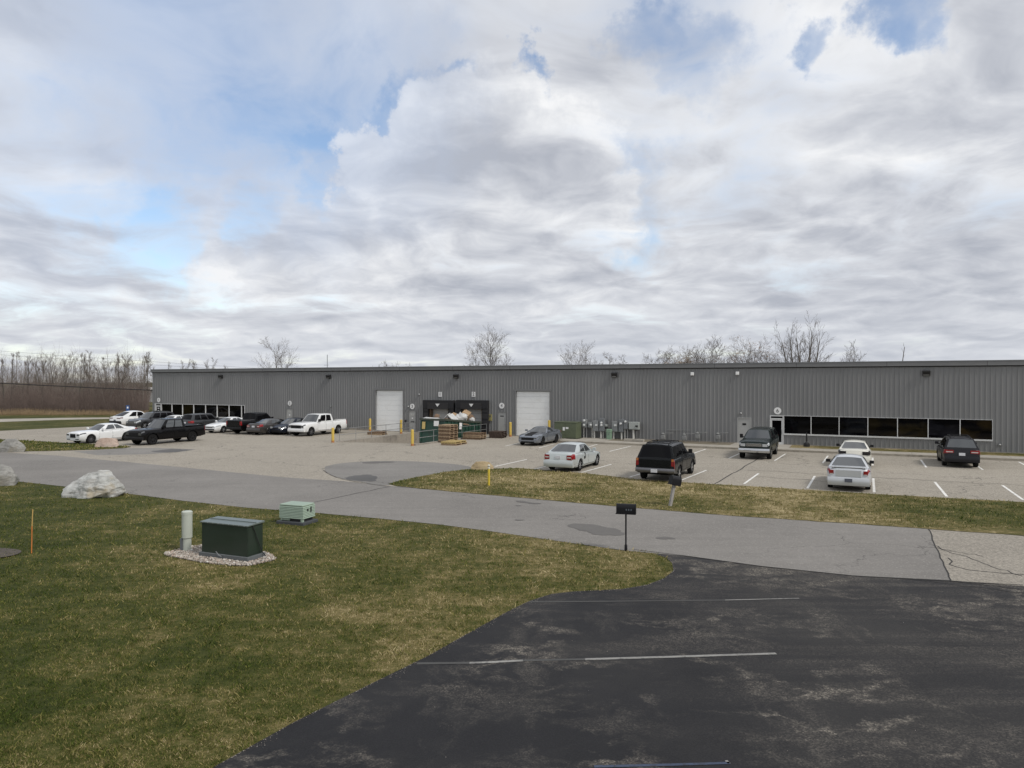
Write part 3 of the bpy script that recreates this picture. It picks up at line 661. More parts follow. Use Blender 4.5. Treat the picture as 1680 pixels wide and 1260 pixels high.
def wall_light(px, py, label):
    t = thing('wall_light', label, 'light', on_wall(px, py, .03), BROT, 'dark wall lights below the roof edge')
    m = MB(); m.add([(-.24, 0, -.2), (.24, 0, -.2), (.24, 0, .2), (-.24, 0, .2), (-.24, -.16, -.2), (.24, -.16, -.2), (.24, -.30, .12), (-.24, -.30, .12), (.22, -.26, .2), (-.22, -.26, .2)],
        [(0, 3, 2, 1), (0, 1, 5, 4), (3, 9, 8, 2), (9, 7, 6, 8), (1, 2, 8, 6, 5), (0, 4, 7, 9, 3), (4, 5, 6, 7)]); m.build('housing', M_black, t, bev=.012)
    l = MB(); l.add([(-.19, -.18, -.16), (.19, -.18, -.16), (.19, -.245, .02), (-.19, -.245, .02)], [(0, 1, 2, 3)]); l.build('lens', M_lens, t)
for px, py, lb in ((363, 618, 'dark wall light nearest the far left end of the warehouse'), (540, 618, 'dark wall light above the parked white pickup'), (749, 617.5, 'dark wall light above the two loading docks'),
                   (1008.5, 615, 'dark wall light above the electric meter boxes'), (1519.5, 612, 'dark wall light above the right ribbon windows')): wall_light(px, py, lb)
def flood(px, py, label):
    t = thing('flood_light', label, 'light', on_wall(px, py, .03), BROT, 'small white flood lights')
    m = MB(); m.bx((-.13, -.16, -.13), (.13, 0, .13)); m.build('housing', M_signw, t, bev=.03)
    l = MB(); l.bx((-.09, -.168, -.09), (.09, -.161, .09)); l.build('lens', mat('bright_lens', (.8, .8, .78), .15), t)
flood(1136, 613.5, 'left one of two small white square flood lights high on wall'); flood(1210, 612.5, 'right one of two small white flood lights, above the plain grey door')
def small_fix(px, py, label, name='door_light', m=None):
    t = thing(name, label, 'light', on_wall(px, py, .03), BROT)
    k = MB(); k.lathe([(0, 0), (.06, .0), (.085, .04), (.05, .11), (0, .13)], 12, 0, Matrix.Translation((0, -.1, -.08)), cap=False); k.build('shade', m or M_galv, t)
    k = MB(); k.bx((-.06, -.06, -.06), (.06, 0, .06)); k.build('mount', M_steel, t)
small_fix(1215.7, 677.3, 'small pale lamp above the plain grey door'); small_fix(543.4, 666.3, 'small dark camera lamp behind the white pickup', m=M_steel)
small_fix(1640, 729, 'small pale outlet fitting low on wall right of windows', 'wall_outlet'); small_fix(688.5, 646.5, 'tiny pale fitting left of the dock number sign', 'wall_fitting')
small_fix(670.8, 666.5, 'tiny lamp touching the number 3 sign', 'door_light')
# yellow dock control box
t = thing('control_box', 'yellowish dock control box on the wall right of the docks', 'box', on_wall(805, 685, .03), BROT); k = MB(); k.bx((-.16, -.12, -.3), (.16, 0, .3)); k.build('case', mat('dull_yellow', (.26, .23, .09), .6, var=.2), t, bev=.01); k = MB(); k.bx((-.08, -.135, .05), (.08, -.12, .2)); k.build('panel', M_noted, t)
t = thing('door_buzzer', 'small dark box on wall left of the number 3 door', 'box', on_wall(665.5, 690.5, .03), BROT); k = MB(); k.bx((-.08, -.09, -.1), (.08, 0, .1)); k.build('case', M_black, t)
# antenna on the roof
s_, z_ = wsz(537, 604, -6); t = thing('roof_antenna', 'thin roof antenna with short cross bar', 'antenna', W(s_, -6, HT + .1), BROT)
k = MB(); k.tube([(0, 0, 0), (0, 0, 1.55)], .035, 6); k.build('mast', M_steel, t); k = MB(); k.tube([(-.5, 0, .35), (.2, 0, .35)], .02, 5); k.build('cross_bar', M_steel, t)

# ------------------------------------------------------------------ electric gear on the wall
M_box = mat('pale_grey_enamel', (.235, .245, .245), .5, .0, var=.08, scale=2); M_boxd = mat('mid_grey_enamel', (.165, .175, .182), .5, var=.08, scale=2); M_boxl = mat('light_grey_enamel', (.36, .385, .365), .5, var=.08)
M_pvc = mat('pale_conduit', (.60, .59, .55), .6, var=.08); M_pvcg = mat('grey_conduit', (.36, .36, .35), .6, var=.1)
M_mglass = mat('meter_glass', (.62, .63, .62), .12, var=.1)
def zp(x): return 940 + x / 14
def zq(y): return 680 + y / 14
def elec(name, x0, x1, y0, y1, m, label, cat, legs=(), meters=(), handle=None, depth=.3, plate=None):
    o = .35; s0, z1 = wsz(zp(x0), zq(y0), o + depth); s1, z0 = wsz(zp(x1), zq(y1), o + depth)
    c = (s0 + s1) / 2; w = (s1 - s0) / 2
    t = thing(name, label, cat, W(c, o, 0), BROT, 'electric boxes along the wall')
    k = MB(); k.bx((-w, -depth, z0), (w, 0, z1)); k.build('case', m, t, bev=.015)
    k = MB(); k.bx((-w + .03, -depth - .02, z0 + .04), (w - .03, -depth - .001, z1 - .04)); k.build('cover', m, t, bev=.008)
    for x, m2, r in legs:
        sx = wsz(zp(x), 720, o + depth)[0] - c; k = MB(); k.tube([(sx, -depth / 2, .05), (sx, -depth / 2, z0 + .02)], r, 8); k.build('conduit', m2, t, smooth=True)
    for x, y in meters:
        sx, zx = wsz(zp(x), zq(y), o + depth); k = MB(); k.lathe([(0, 0), (.10, 0), (.10, .07), (.075, .12), (0, .13)], 14, 0, Matrix.Translation((sx - c, -depth - .02, zx)) @ XR, cap=False); k.build('meter', M_mglass, t, smooth=True)
    if handle:
        sx, zx = wsz(zp(handle[0]), zq(handle[1]), o + depth); k = MB(); k.bx((sx - c - .1, -depth - .12, zx - .07), (sx - c + .1, -depth - .02, zx + .07)); k.build('handle', M_mglass if len(handle) < 3 else M_ink, t, bev=.02)
    br = MB(); br.bx((-w * .8, 0, z0 + .1), (w * .8, .34, z0 + .18)); br.bx((-w * .8, 0, z1 - .2), (w * .8, .34, z1 - .12)); br.build('bracket', M_steel, t)
    return t
elec('junction_box', 70, 130, 145, 225, M_boxd, 'small grey junction box on a thin pipe by the green cabinet', 'box', [(120, M_steel, .025)], depth=.18)
elec('meter_box', 215, 310, 110, 305, M_box, 'grey meter box with two round meters, leftmost on the wall', 'meter box', [(235, M_pvc, .045), (300, M_pvcg, .04)], [(260, 140), (252, 245)])
elec('meter_box', 340, 438, 175, 305, M_box, 'small square grey box on one bent white conduit', 'meter box', [(427, M_pvc, .045)], [(410, 240)])
elec('switch_box', 452, 585, 140, 388, M_box, 'large grey switch box left of the twin meter cabinet', 'switch box', [(478, M_pvc, .075)], (), (540, 245))
elec('meter_box', 600, 712, 90, 392, M_boxd, 'tall dark grey cabinet with two round meters and white conduit', 'meter box', [(630, M_pvc, .07), (680, M_pvcg, .04)], [(655, 190), (655, 245)])
elec('outlet_box', 730, 782, 225, 280, M_boxl, 'tiny pale square box above the pale green pedestal', 'box', depth=.12)
elec('switch_box', 890, 1022, 155, 402, M_box, 'large grey switch box right of the pale green pedestal', 'switch box', [(920, M_pvc, .075)], (), (975, 250))
elec('meter_box', 1045, 1155, 110, 412, M_boxd, 'tall dark cabinet with single round meter', 'meter box', [(1105, M_pvc, .075)], [(1098, 212)])
elec('meter_box', 1160, 1256, 140, 345, M_boxd, 'grey meter box with one bright meter near its top', 'meter box', [(1182, M_pvc, .045), (1243, M_pvcg, .04)], [(1205, 165)])
elec('panel_cabinet', 1280, 1512, 170, 350, M_boxl, 'wide pale box with dark round dial, rightmost of the electric boxes', 'control panel', [(1378, M_pvc, .085)], (), (1468, 268, 1))
M_pgreen = mat('pale_green_plastic', (.20, .30, .215), .55, var=.08, scale=2, dirt=(.17, .24, .17))
def pedestal(px0, px1, pt, pb, m, label, name='utility_pedestal', o=1.1):
    s0, z1 = wsz(px0, pt, o); s1, _ = wsz(px1, pt, o); w = s1 - s0
    t = thing(name, label, 'pedestal', W((s0 + s1) / 2, o, .1), BROT); k = MB(); k.bx((-w / 2, -.2, 0), (w / 2, .2, z1 - .18)); k.build('base', m, t, bev=.02)
    k = MB(); k.bx((-w / 2 - .02, -.22, z1 - .38), (w / 2 + .02, .22, z1 - .1)); k.build('cap', m, t, bev=.03)
    k = MB(); k.bx((-.05, -.225, z1 * .45), (.05, -.2, z1 * .5)); k.build('latch', M_steel, t)
pedestal(zp(785), zp(880), zq(335), 0, M_pgreen, 'pale green pedestal standing between the grey electric boxes')
pedestal(zp(107), zp(152), zq(432), 0, mat('pale_grey_green', (.27, .30, .25), .6), 'short pale post pedestal at the end of the green cabinet')
# big green cabinet
s0, z1 = wsz(909.5, 692, 2.0); s1, _ = wsz(945.5, 692, 2.0); w = s1 - s0
M_ogreen = mat('olive_green_steel', (.105, .125, .075), .5, var=.1, scale=1.5, dirt=(.08, .09, .06))
t = thing('transformer_cabinet', 'large olive green utility cabinet right of the right overhead door', 'cabinet', W((s0 + s1) / 2, 1.4, .0), BROT)
k = MB(); k.bx((-w / 2, -.6, .1), (w / 2, .6, z1 - .06)); k.build('case', M_ogreen, t, bev=.015)
k = MB(); k.bx((-w / 2 - .04, -.64, z1 - .06), (w / 2 + .04, .64, z1)); k.build('lid', M_ogreen, t, bev=.015)
k = MB(); k.bx((-w / 2 - .15, -.8, 0), (w / 2 + .15, .8, .12)); k.build('pad', M_conc, t)
for a in (-1, 1):
    k = MB(); k.bx((min(a * .02, a * (w / 2 - .03)), -.625, .16), (max(a * .02, a * (w / 2 - .03)), -.601, z1 - .12)); d_ = k.build('door', M_ogreen, t, bev=.008)
k = MB(); k.bx((-.22, -.632, z1 * .52), (-.02, -.627, z1 * .72)); k.bx((.05, -.632, z1 * .62), (.30, -.627, z1 * .72)); k.build('warning_label', M_signw, t)
# loose kerb stones under the panel
for k_, (px, py, l) in enumerate(((1037, 724.8, 1.3), (1048, 725.4, .9))):
    t = MB(); t.box((0, 0, .14), (l, .28, .2)); o = t.build('kerb_stone', M_conc, bev=.03); o.location = gp(px, py, .1); o.rotation_euler = (0, 0, BROT + .1 - .2 * k_)
    tag(o, ['long loose concrete kerb stone under the wide pale electric panel', 'shorter loose kerb stone right of the wide pale panel'][k_], 'kerb stone')
# gas meters
M_gas = mat('gas_meter_grey', (.22, .225, .22), .5, var=.1, scale=4)
for k_, (px, py, lb) in enumerate(((1088, 716.2, 'grey gas meter half hidden behind the black sport utility vehicle'), (1122.8, 717.3, 'grey gas meter under a long horizontal wall pipe'), (1144.6, 715.3, 'grey gas meter with pipe arm reaching right, third along wall'), (1178, 716.2, 'grey gas meter nearest the plain grey door'))):
    o = .55; s, z = wsz(px, py, o); t = thing('gas_meter', lb, 'gas meter', W(s, o, 0), BROT, 'gas meters along the wall')
    k = MB(); k.bx((-.17, -.13, z - .22), (.17, .13, z + .12)); k.lathe([(.17, 0), (.17, .03)], 12, 0, Matrix.Translation((0, -.13, z - .05)) @ XR); k.build('meter_case', M_gas, t, smooth=True, bev=.04)
    k = MB(); k.lathe([(0, 0), (.13, 0), (.15, .03), (.13, .06), (.05, .1), (.05, .16), (0, .16)], 14, 0, Matrix.Translation((-.02, 0, z + .2)), cap=False); k.build('regulator', M_gas, t, smooth=True)
    k = MB(); k.tube([(.13, 0, .05), (.13, 0, z + .22), (.13, 0, z + .3), (.55, .05, z + .3), (.7, .45, z + .3)], .02, 6); k.tube([(-.14, 0, .05), (-.14, 0, z + .2)], .028, 6); k.tube([(.13, 0, z - .5), (.13, 0, z - .3)], .034, 6)
    if k_ == 1: k.tube([(-1.55, .4, z + .55), (.35, .4, z + .55)], .018, 6)
    if k_ == 0: k.tube([(.2, .4, z + .5), (1.4, .4, z + .5)], .018, 6)
    k.build('pipe', M_gas, t, smooth=True)
# ash receptacle
t = thing('ash_receptacle', 'black long-necked ash receptacle against the wall below the windows', 'ash bin', W(*[wsz(1323.5, 733, 1.0)[0], 1.0], .1), 0); k = MB(); k.lathe([(0, 0), (.22, 0), (.23, .05), (.21, .25), (.07, .36), (.055, .4)], 16, 0, cap=False); k.build('base', M_black, t, smooth=True)
k = MB(); k.lathe([(.055, .4), (.045, .95), (.06, .96), (.06, 1.04), (0, 1.06)], 12, 0, cap=False); k.build('neck', M_black, t, smooth=True)

# ------------------------------------------------------------------ bollards, railings, dock gear
def bollard(px, pb, pt, label):
    g_ = gp(px, pb); h = CH - (pt - HZ) * g_.y / F; t = thing('bollard', label, 'bollard', g_, 0, 'yellow steel bollards')
    k = MB(); k.lathe([(.115, 0), (.115, h - .05), (.085, h - .01), (0, h)], 16, 0, cap=False); k.build('post', M_yellow, t, smooth=True)
    k = MB(); k.lathe([(.122, 0), (.122, .14), (.117, .17)], 16, 0, cap=False); k.build('rusty_foot', M_rust, t, smooth=True)
bollard(546, 726, 701.5, 'yellow bollard at the outer left corner of the dock ramp')
bollard(676.5, 731.5, 704.5, 'yellow bollard at the outer right corner of the dock ramp, by the pallets')
bollard(607, 707.2, 686.8, 'yellow bollard left of the left white overhead door'); bollard(658, 711.5, 688.5, 'yellow bollard at the right edge of the left white overhead door')
bollard(837.3, 716.5, 692.5, 'yellow bollard left of the right white overhead door'); bollard(901, 718.5, 689.5, 'yellow bollard behind the grey coupe, right of the overhead door')
def railing(s, o0, o1, label, base=.03, n=6):
    t = thing('railing', label, 'railing', W(s, o0, base), BROT); H_ = 1.02; L_ = o0 - o1
    for k_ in range(n):
        y = L_ * k_ / (n - 1); k = MB(); k.tube([(0, y, 0), (0, y, H_)], .022, 8); k.build('post', M_galv, t, smooth=True)
    for hh in (H_, H_ * .52): k = MB(); k.tube([(0, -.0, hh), (0, L_, hh)], .022, 8); k.build('rail', M_galv, t, smooth=True)
railing(WS0 - .12, WO - .3, 1.2, 'grey pipe railing along the far side of the dock ramp')
railing(WS1 + .12, WO - .5, .4, 'grey pipe railing passing behind the tall pallet stack')
M_dgreen = mat('dumpster_green', (.016, .058, .040), .5, var=.2, scale=1.2, dirt=(.03, .04, .03)); M_rim = mat('worn_green_rim', (.05, .06, .045), .6, var=.4, scale=4)
DLX, DWY, DHZ = 6.1, 2.5, 2.22; SLO = math.atan(-ZD / WO); zfl = lambda o: ZD * (1 - o / WO)
t = thing('dumpster', 'dark green open dumpster heaped with rubbish in the sunken dock', 'dumpster', W(46.15, 7.15, zfl(7.15) + .01)); t.rotation_euler = (0, SLO, AWAY)
TM = Matrix.Translation(t.location) @ t.rotation_euler.to_matrix().to_4x4()
k = MB(); tk = .06
k.bx((0, 0, .15), (DLX, tk, DHZ)); k.bx((0, DWY - tk, .15), (DLX, DWY, DHZ)); k.bx((0, tk, .15), (tk, DWY - tk, DHZ)); k.bx((DLX - tk, tk, .15), (DLX, DWY - tk, DHZ)); k.bx((tk, tk, .15), (DLX - tk, DWY - tk, .22))
for x in np.linspace(.35, DLX - .35, 10): k.bx((x - .05, -.08, .2), (x + .05, -.002, DHZ - .16))
for y in (.08, DWY - .08): k.bx((-.07, y - .07, .2), (-.002, y + .07, DHZ - .16))
k.bx((-.05, .2, 1.1), (-.002, DWY - .2, 1.2)); k.build('body', M_dgreen, t)
k = MB(); k.bx((-.10, -.10, DHZ - .13), (DLX + .06, -.003, DHZ + .03)); k.bx((-.10, -.003, DHZ - .13), (-.003, DWY + .09, DHZ + .03)); k.bx((-.003, DWY + .003, DHZ - .13), (DLX + .06, DWY + .09, DHZ + .03)); k.build('rim', M_rim, t)
for x in (.5, DLX - .5):
    for y in (.15, DWY - .15): k = MB(); k.lathe([(.13, -.1), (.13, .1)], 12, 0, Matrix.Translation((x, y, .13)) @ Matrix.Rotation(R(90), 4, 'X')); k.build('roller', M_black, t)
k = MB(); k.bx((-.085, DWY - .52, DHZ - .88), (-.075, DWY - .20, DHZ - .26)); k.build('yellow_label', mat('label_yellow', (.55, .42, .16), .6, var=.2, scale=6), t)
k = MB(); k.bx((-.085, .62, DHZ - .60), (-.075, 1.12, DHZ - .16)); k.build('white_label', M_signw, t)
k = MB(); k.bx((2.15, -.095, DHZ - .78), (2.60, -.085, DHZ - .22)); k.build('white_label', M_signw, t)
# rubbish heaped above the rim
M_bag = mat('white_plastic_bag', (.52, .53, .525), .5, var=.2, scale=3, dirt=(.34, .32, .30)); M_card = mat('cardboard', (.36, .25, .15), .85, var=.2, scale=3); M_cardd = mat('dark_cardboard', (.19, .125, .08), .85, var=.25, scale=3)
def lump(name, m, loc, sz, seed, label, cat, rz=0, sub=3, amp=.25, flat=False):
    bm = bmesh.new(); bmesh.ops.create_icosphere(bm, subdivisions=sub, radius=1)
    for v in bm.verts:
        n = noise.noise(v.co * 1.4 + Vector((seed * 3.1, seed, 0))) + .5 * noise.noise(v.co * 3.4 + Vector((seed, 0, seed))); v.co *= 1 + amp * n
        v.co = Vector((v.co.x * sz[0], v.co.y * sz[1], v.co.z * sz[2]))
    me = bpy.data.meshes.new(name); bm.to_mesh(me); bm.free(); me.materials.append(m)
    if not flat: me.polygons.foreach_set('use_smooth', [True] * len(me.polygons))
    o = bpy.data.objects.new(name, me); C.objects.link(o); o.location = loc; o.rotation_euler = (0, 0, rz); return tag(o, label, cat)
def inb(x, y, dz): return TM @ Vector((x, y, DHZ + dz))
rzD = BROT
def carton(x, y, dz, d, rx, ry, rz, m, label):
    k = MB(); k.box((0, 0, 0), d); k.box((0, 0, d[2] / 2 + .012), (d[0] * .98, d[1] * .45, .02)); k.box((d[0] * .1, d[1] * .36, d[2] / 2 + .06), (d[0] * .9, d[1] * .3, .02), 0, 0, Matrix.Rotation(.5, 4, 'X'))
    o = k.build('cardboard_box', m); o.location = inb(x, y, dz); o.rotation_euler = (rx, ry, rz + rzD); return tag(o, label, 'box', 'cardboard in the dumpster')
def board(x, y, dz, d, rx, ry, rz, m, label):
    k = MB(); k.box((0, 0, 0), d); k.box((d[0] * .3, 0, d[2] * .5 + .01), (d[0] * .3, d[1] * .9, .02)); o = k.build('sheet_board', m, bev=.006); o.location = inb(x, y, dz); o.rotation_euler = (rx, ry, rz + rzD); return tag(o, label, 'board')
board(.45, 1.75, .05, (1.3, .6, .08), .1, .05, .1, M_bag, 'flat white sheet lying along the near rim of the dumpster')
board(1.55, .95, .24, (.80, .8, .06), .2, -.72, .1, M_bag, 'white sheet leaning up to left of the peak in the dumpster'); board(1.75, .35, .22, (.80, .8, .06), .2, .68, .1, M_bag, 'white sheet leaning down to right of the peak in the dumpster')
lump('trash_bag', M_bag, inb(3.6, .55, .24), (.46, .40, .42), 3, 'big white plastic bag right of the middle of the dumpster', 'bag', 0, 3, .5); lump('trash_bag', M_bag, inb(2.7, .5, .16), (.32, .32, .30), 5, 'small white plastic bag in the middle of the dumpster', 'bag', 0, 3, .5)
lump('trash_bag', M_bag, inb(5.1, .35, .08), (.28, .28, .22), 8, 'little white bag at the wall end of the dumpster', 'bag', 0, 3, .5)
carton(4.3, .6, .48, (.65, .6, .65), .5, .5, .3, M_card, 'tan cardboard box tilted on top of the rubbish heap'); carton(5.3, .7, .22, (.6, .5, .5), .3, .9, .1, M_cardd, 'brown carton sliding down the wall end of the heap')
carton(.9, 1.5, .16, (.4, .4, .3), .3, .3, .7, M_cardd, 'dark brown carton poking up at the near end of the dumpster'); carton(2.9, 1.0, .38, (.45, .4, .3), .3, .4, .2, M_card, 'small tan carton behind the small white bag')
rh = lump('rubbish_heap', M_cardd, inb(DLX / 2, DWY / 2, -.35), (DLX / 2 - .12, DWY / 2 - .12, .5), 9, 'dark mixed rubbish filling the dumpster', 'rubbish', AWAY, 4, .3, True); rh.rotation_euler = (0, SLO, AWAY)

# ------------------------------------------------------------------ pallets
def m_wood(name, col): return mat(name, col, .85, 0, .2, .3, 5, .3, 60, 0, tuple(c * .55 for c in col))
M_w1, M_w2, M_w3, M_w4 = m_wood('pallet_wood', (.34, .25, .165)), m_wood('worn_gap_shade_wood', (.17, .115, .075)), m_wood('dark_pallet_wood', (.075, .055, .045)), m_wood('yellow_pallet_wood', (.42, .32, .14))  # second wood is worn, and darkened to paint shaded gaps between pallets
M_end = mat('painted_board_end', (.62, .61, .57), .7)
def pallet_mesh(lx, ly, ends=False):
    k = MB(); h = .145
    for y in (-ly / 2 + .05, 0, ly / 2 - .05):
        k.bx((-lx / 2, y - .045, .022), (lx / 2, y + .045, .122))
        if ends: k.bx((-lx / 2 - .006, y - .045, .022), (-lx / 2 - .001, y + .045, .122), 1)
    n = 8
    for q in range(n):
        x = -lx / 2 + .06 + (lx - .12) * q / (n - 1); k.bx((x - .055, -ly / 2, .1225), (x + .055, ly / 2, .144))
    for q in range(5):
        x = -lx / 2 + .06 + (lx - .12) * q / 4; k.bx((x - .055, -ly / 2, 0), (x + .055, ly / 2, .0215))
    return k
def stack(s_, o_, n, lx, ly, rz, mats_, labels, grp, jit=.03, zero=0, ends=False):
    g_ = W(s_, o_)
    for q in range(n):
        m = mats_[q % len(mats_)]
        o = pallet_mesh(lx, ly, ends).build('pallet', [m, M_end])
        o.location = g_ + Vector((rng.uniform(-jit, jit), rng.uniform(-jit, jit), zero + q * .1455)); o.rotation_euler = (0, 0, rz + rng.uniform(-jit, jit))
        if n == 1: lb = labels
        elif q == n - 1: lb = 'topmost pallet of ' + labels
        elif q == 0: lb = 'lowest pallet of ' + labels
        else: lb = ['second', 'third', 'fourth', 'fifth', 'sixth', 'seventh', 'eighth', 'ninth'][q - 1] + ' pallet from the ground in ' + labels
        tag(o, lb, 'pallet', grp)
stack(47.3, 8.45, 10, 1.12, 1.2, BROT - .05, [M_w2, M_w1], 'the tall tan stack in front of the dumpster', 'pallets of the tall stack', .025, ends=True)  # alternating dark pallets paint the shaded gaps as stripes
stack(48.75, 10.0, 2, 1.3, 1.9, BROT + .1, [M_w1, M_w4], 'the low yellowish pile at the foot of the tall stack', 'pallets of the low pile', .07)
stack(47.65, 4.7, 4, 1.7, 1.15, BROT + .04, [M_w2, M_w1, M_w1, M_w2], 'the long brown stack behind the tall stack', 'pallets of the long brown stack', .03)
stack(48.8, 2.5, 4, 1.2, 1.3, BROT + .1, [M_w3], 'the dark stack in front of the right dock edge', 'pallets of the dark stack', .05)
stack(*so(gp(619, 713.2)), 2, 1.5, 1.1, BROT + .25, [M_w1, M_w2], 'the low pile before the left overhead door', 'pallets before the left overhead door', .12)
stack(*so(gp(568, 704.3)), 3, 1.3, 1.1, BROT, [mat('grey_pallet_wood', (.13, .125, .115), .85, var=.3)], 'the grey pile behind the white pickup tailgate', 'grey pallets by the wall', .04)
# ------------------------------------------------------------------ vehicles (local x forward, y left, z up; d = metres behind the nose)
M_glass = bpy.data.materials.new('car_glass'); b = NB(nt(M_glass)); P = b.obj()
b.out(b.mix(b.noise(P, 1.2, 3), (.010, .012, .013), (.030, .036, .036)), .04, 0, .95).inputs['IOR'].default_value = 1.75
M_tint = bpy.data.materials.new('tinted_car_glass'); b = NB(nt(M_tint)); b.out(b.mix(b.noise(b.obj(), 1.2, 3), (.002, .002, .0025), (.005, .005, .006)), .05, 0, .14)
M_tyre = mat('tyre_rubber', (.012, .012, .012), .9, spec=.15, var=.2); M_rimA = mat('alloy_rim', (.45, .46, .47), .3, .7, var=.1); M_rimB = mat('black_rim', (.02, .02, .022), .35, .3); M_rimG = mat('grey_rim', (.16, .16, .17), .35, .6)
M_chrome = mat('chrome', (.55, .56, .57), .15, .9, var=.05); M_trimb = mat('black_trim', (.010, .010, .011), .6, spec=.25, var=.15); M_under = mat('dark_underside', (.006, .006, .006), .95, spec=.05)
M_tail = mat('red_lens', (.25, .010, .012), .15, var=.25, scale=6, coat=.5); M_taild = mat('dark_red_lens', (.10, .008, .010), .15, var=.3, coat=.5); M_tsmoke = mat('smoked_lens', (.015, .012, .012), .12, coat=.5); M_tailw = mat('clear_lens', (.55, .5, .48), .15); M_amber = mat('amber_lens', (.45, .18, .05), .2)
M_head = mat('headlight_lens', (.50, .52, .53), .08, .2, var=.3, scale=10, coat=.6); M_headd = mat('dark_headlight', (.10, .105, .11), .08, .2, var=.3, scale=8, coat=.6); M_plate = mat('number_plate', (.62, .63, .66), .45, var=.15, scale=20); M_plateb = mat('dark_number_plate', (.10, .11, .14), .45, var=.4, scale=20)
def car(name, label, cat, near, away, pm, sp, group='cars and trucks parked in front of the warehouse', yaw=0.0, shift=0.0):
    L, Wd, Hh, wb, fo, RW_ = sp['L'], sp['W'], sp['H'], sp['wb'], sp['fo'], sp['R']
    half = Wd / 2; xf = L / 2 - fo; xr = xf - wb
    hd = AWAY + yaw + (0 if away else math.pi); u = Vector((math.cos(hd), math.sin(hd), 0))
    g_ = gp(*near); root_p = g_ - u * (xr if away else xf) + u * shift
    root = thing(name, label, cat, root_p, hd, group)
    top = sp['top']; nf, nr, tf, tr = sp.get('nf', .85), sp.get('nr', .70), sp.get('tf', .20), sp.get('tr', .12)
    Ra = RW_ * sp.get('arch', 1.17); crown = sp.get('crown', .03); zlow = sp.get('clear', .2)
    def w(d):
        f = max(0, 1 - d / nf); r = max(0, 1 - (L - d) / nr); return half * (1 - tf * f ** 2.3 - tr * r ** 2.3)
    def zt(d): return interp(top, d)
    def zb0(d): return interp([(0, zlow + .08), (.2, zlow + .02), (.8, zlow), (L - .8, zlow), (L - .15, zlow + .08), (L, zlow + .14)], d)
    def zb(d):
        z = zb0(d); x = L / 2 - d
        for c in (xf, xr):
            if abs(x - c) < Ra: z = max(z, RW_ + math.sqrt(Ra * Ra - (x - c) ** 2))
        return min(z, zt(d) - .06)
    def ring(d):
        wv = w(d); t_ = zt(d); bz = zb(d); b0 = zb0(d); zs = t_ - .055; zm = lerp(b0, zs, .55)
        q = [(0, bz), (wv - .10, bz), (wv - .025, b0 + .06), (wv, zm), (wv - .014, zs - .065), (wv - .075, zs + .008), (wv * .60, t_ + crown * .7), (0, t_ + crown)]
        return [(y, max(z, bz + .004 * i)) for i, (y, z) in enumerate(q)]
    ds = {0, .02, .06, .12, .2, .32, .48, L, L - .02, L - .06, L - .12, L - .2, L - .35}
    ds |= {p[0] for p in top if 0 <= p[0] <= L}
    for c in (xf, xr):
        for k in range(15):
            ds.add(L / 2 - (c + Ra * math.cos(math.pi * k / 14)))
        ds |= {L / 2 - (c + Ra + .004), L / 2 - (c - Ra - .004)}
    q = .0
    while q < L: ds.add(q); q += .22
    ds = sorted(x for x in ds if 0 <= x <= L); dd = [ds[0]]
    for x in ds[1:]:
        if x - dd[-1] > .0035: dd.append(x)
    if dd[-1] < L: dd[-1] = L
    bmb = MB(); n = 14; vs = []; fs = []
    for d in dd:
        r = ring(d); x = L / 2 - d
        vs += [(x, y, z) for y, z in r] + [(x, -y, z) for y, z in r[-2:0:-1]]
    for i in range(len(dd) - 1):
        for k in range(n): fs.append((i * n + k, i * n + (k + 1) % n, (i + 1) * n + (k + 1) % n, (i + 1) * n + k))
    fs += [tuple(range(n)), tuple(range((len(dd) - 1) * n, len(dd) * n))[::-1]]
    bmb.add(vs, fs)
    def surf(d, k, s):
        r = ring(d); i = min(int(k), 6); f = k - i; return Vector((L / 2 - d, s * lerp(r[i][0], r[i + 1][0], f), lerp(r[i][1], r[i + 1][1], f)))
    cen = Vector((0, 0, Hh * .5))
    def offgrid(rows, off):
        out = []
        for i, r in enumerate(rows):
            o_ = []
            for j, p in enumerate(r):
                a_ = r[min(j + 1, len(r) - 1)] - r[max(j - 1, 0)]; c_ = rows[min(i + 1, len(rows) - 1)][j] - rows[max(i - 1, 0)][j]
                nn = a_.cross(c_); nn = nn.normalized() if nn.length > 1e-9 else Vector((0, 0, 1))
                if nn.dot(p - cen) < 0: nn = -nn
                o_.append(p + nn * off)
            out.append(o_)
        return out
    def patch(d0, d1, k0, k1, s, off, nd=6, nk=5):
        return offgrid([[surf(lerp(d0, d1, i / nd), lerp(k0, k1, j / nk), s) for j in range(nk + 1)] for i in range(nd + 1)], off)
    # ---- cabin
    def cabin(cb, first=True):
        dc, drf, drr, drb, zr, wr = cb['dc'], cb['drf'], cb['drr'], cb['drb'], cb['zr'], cb['wr']; rc = cb.get('rc', .05); wbs = cb.get('wb', half - .075)
        cf, cr = cb.get('cf', .16), cb.get('cr', .10); zf, zrb = zt(dc) - .03, zt(drb) - .03
        def X0(v): return L / 2 - lerp(dc, drf, v)
        def X1(v): return L / 2 - lerp(drb, drr, v)
        def front(u_, v): return Vector((X0(v) - cf * u_ * u_ * (1 - .4 * v), u_ * lerp(wbs, wr, v), lerp(zf, zr, v)))
        def rear(u_, v): return Vector((X1(v) + cr * u_ * u_ * (1 - .4 * v), u_ * lerp(wbs, wr, v), lerp(zrb, zr, v)))
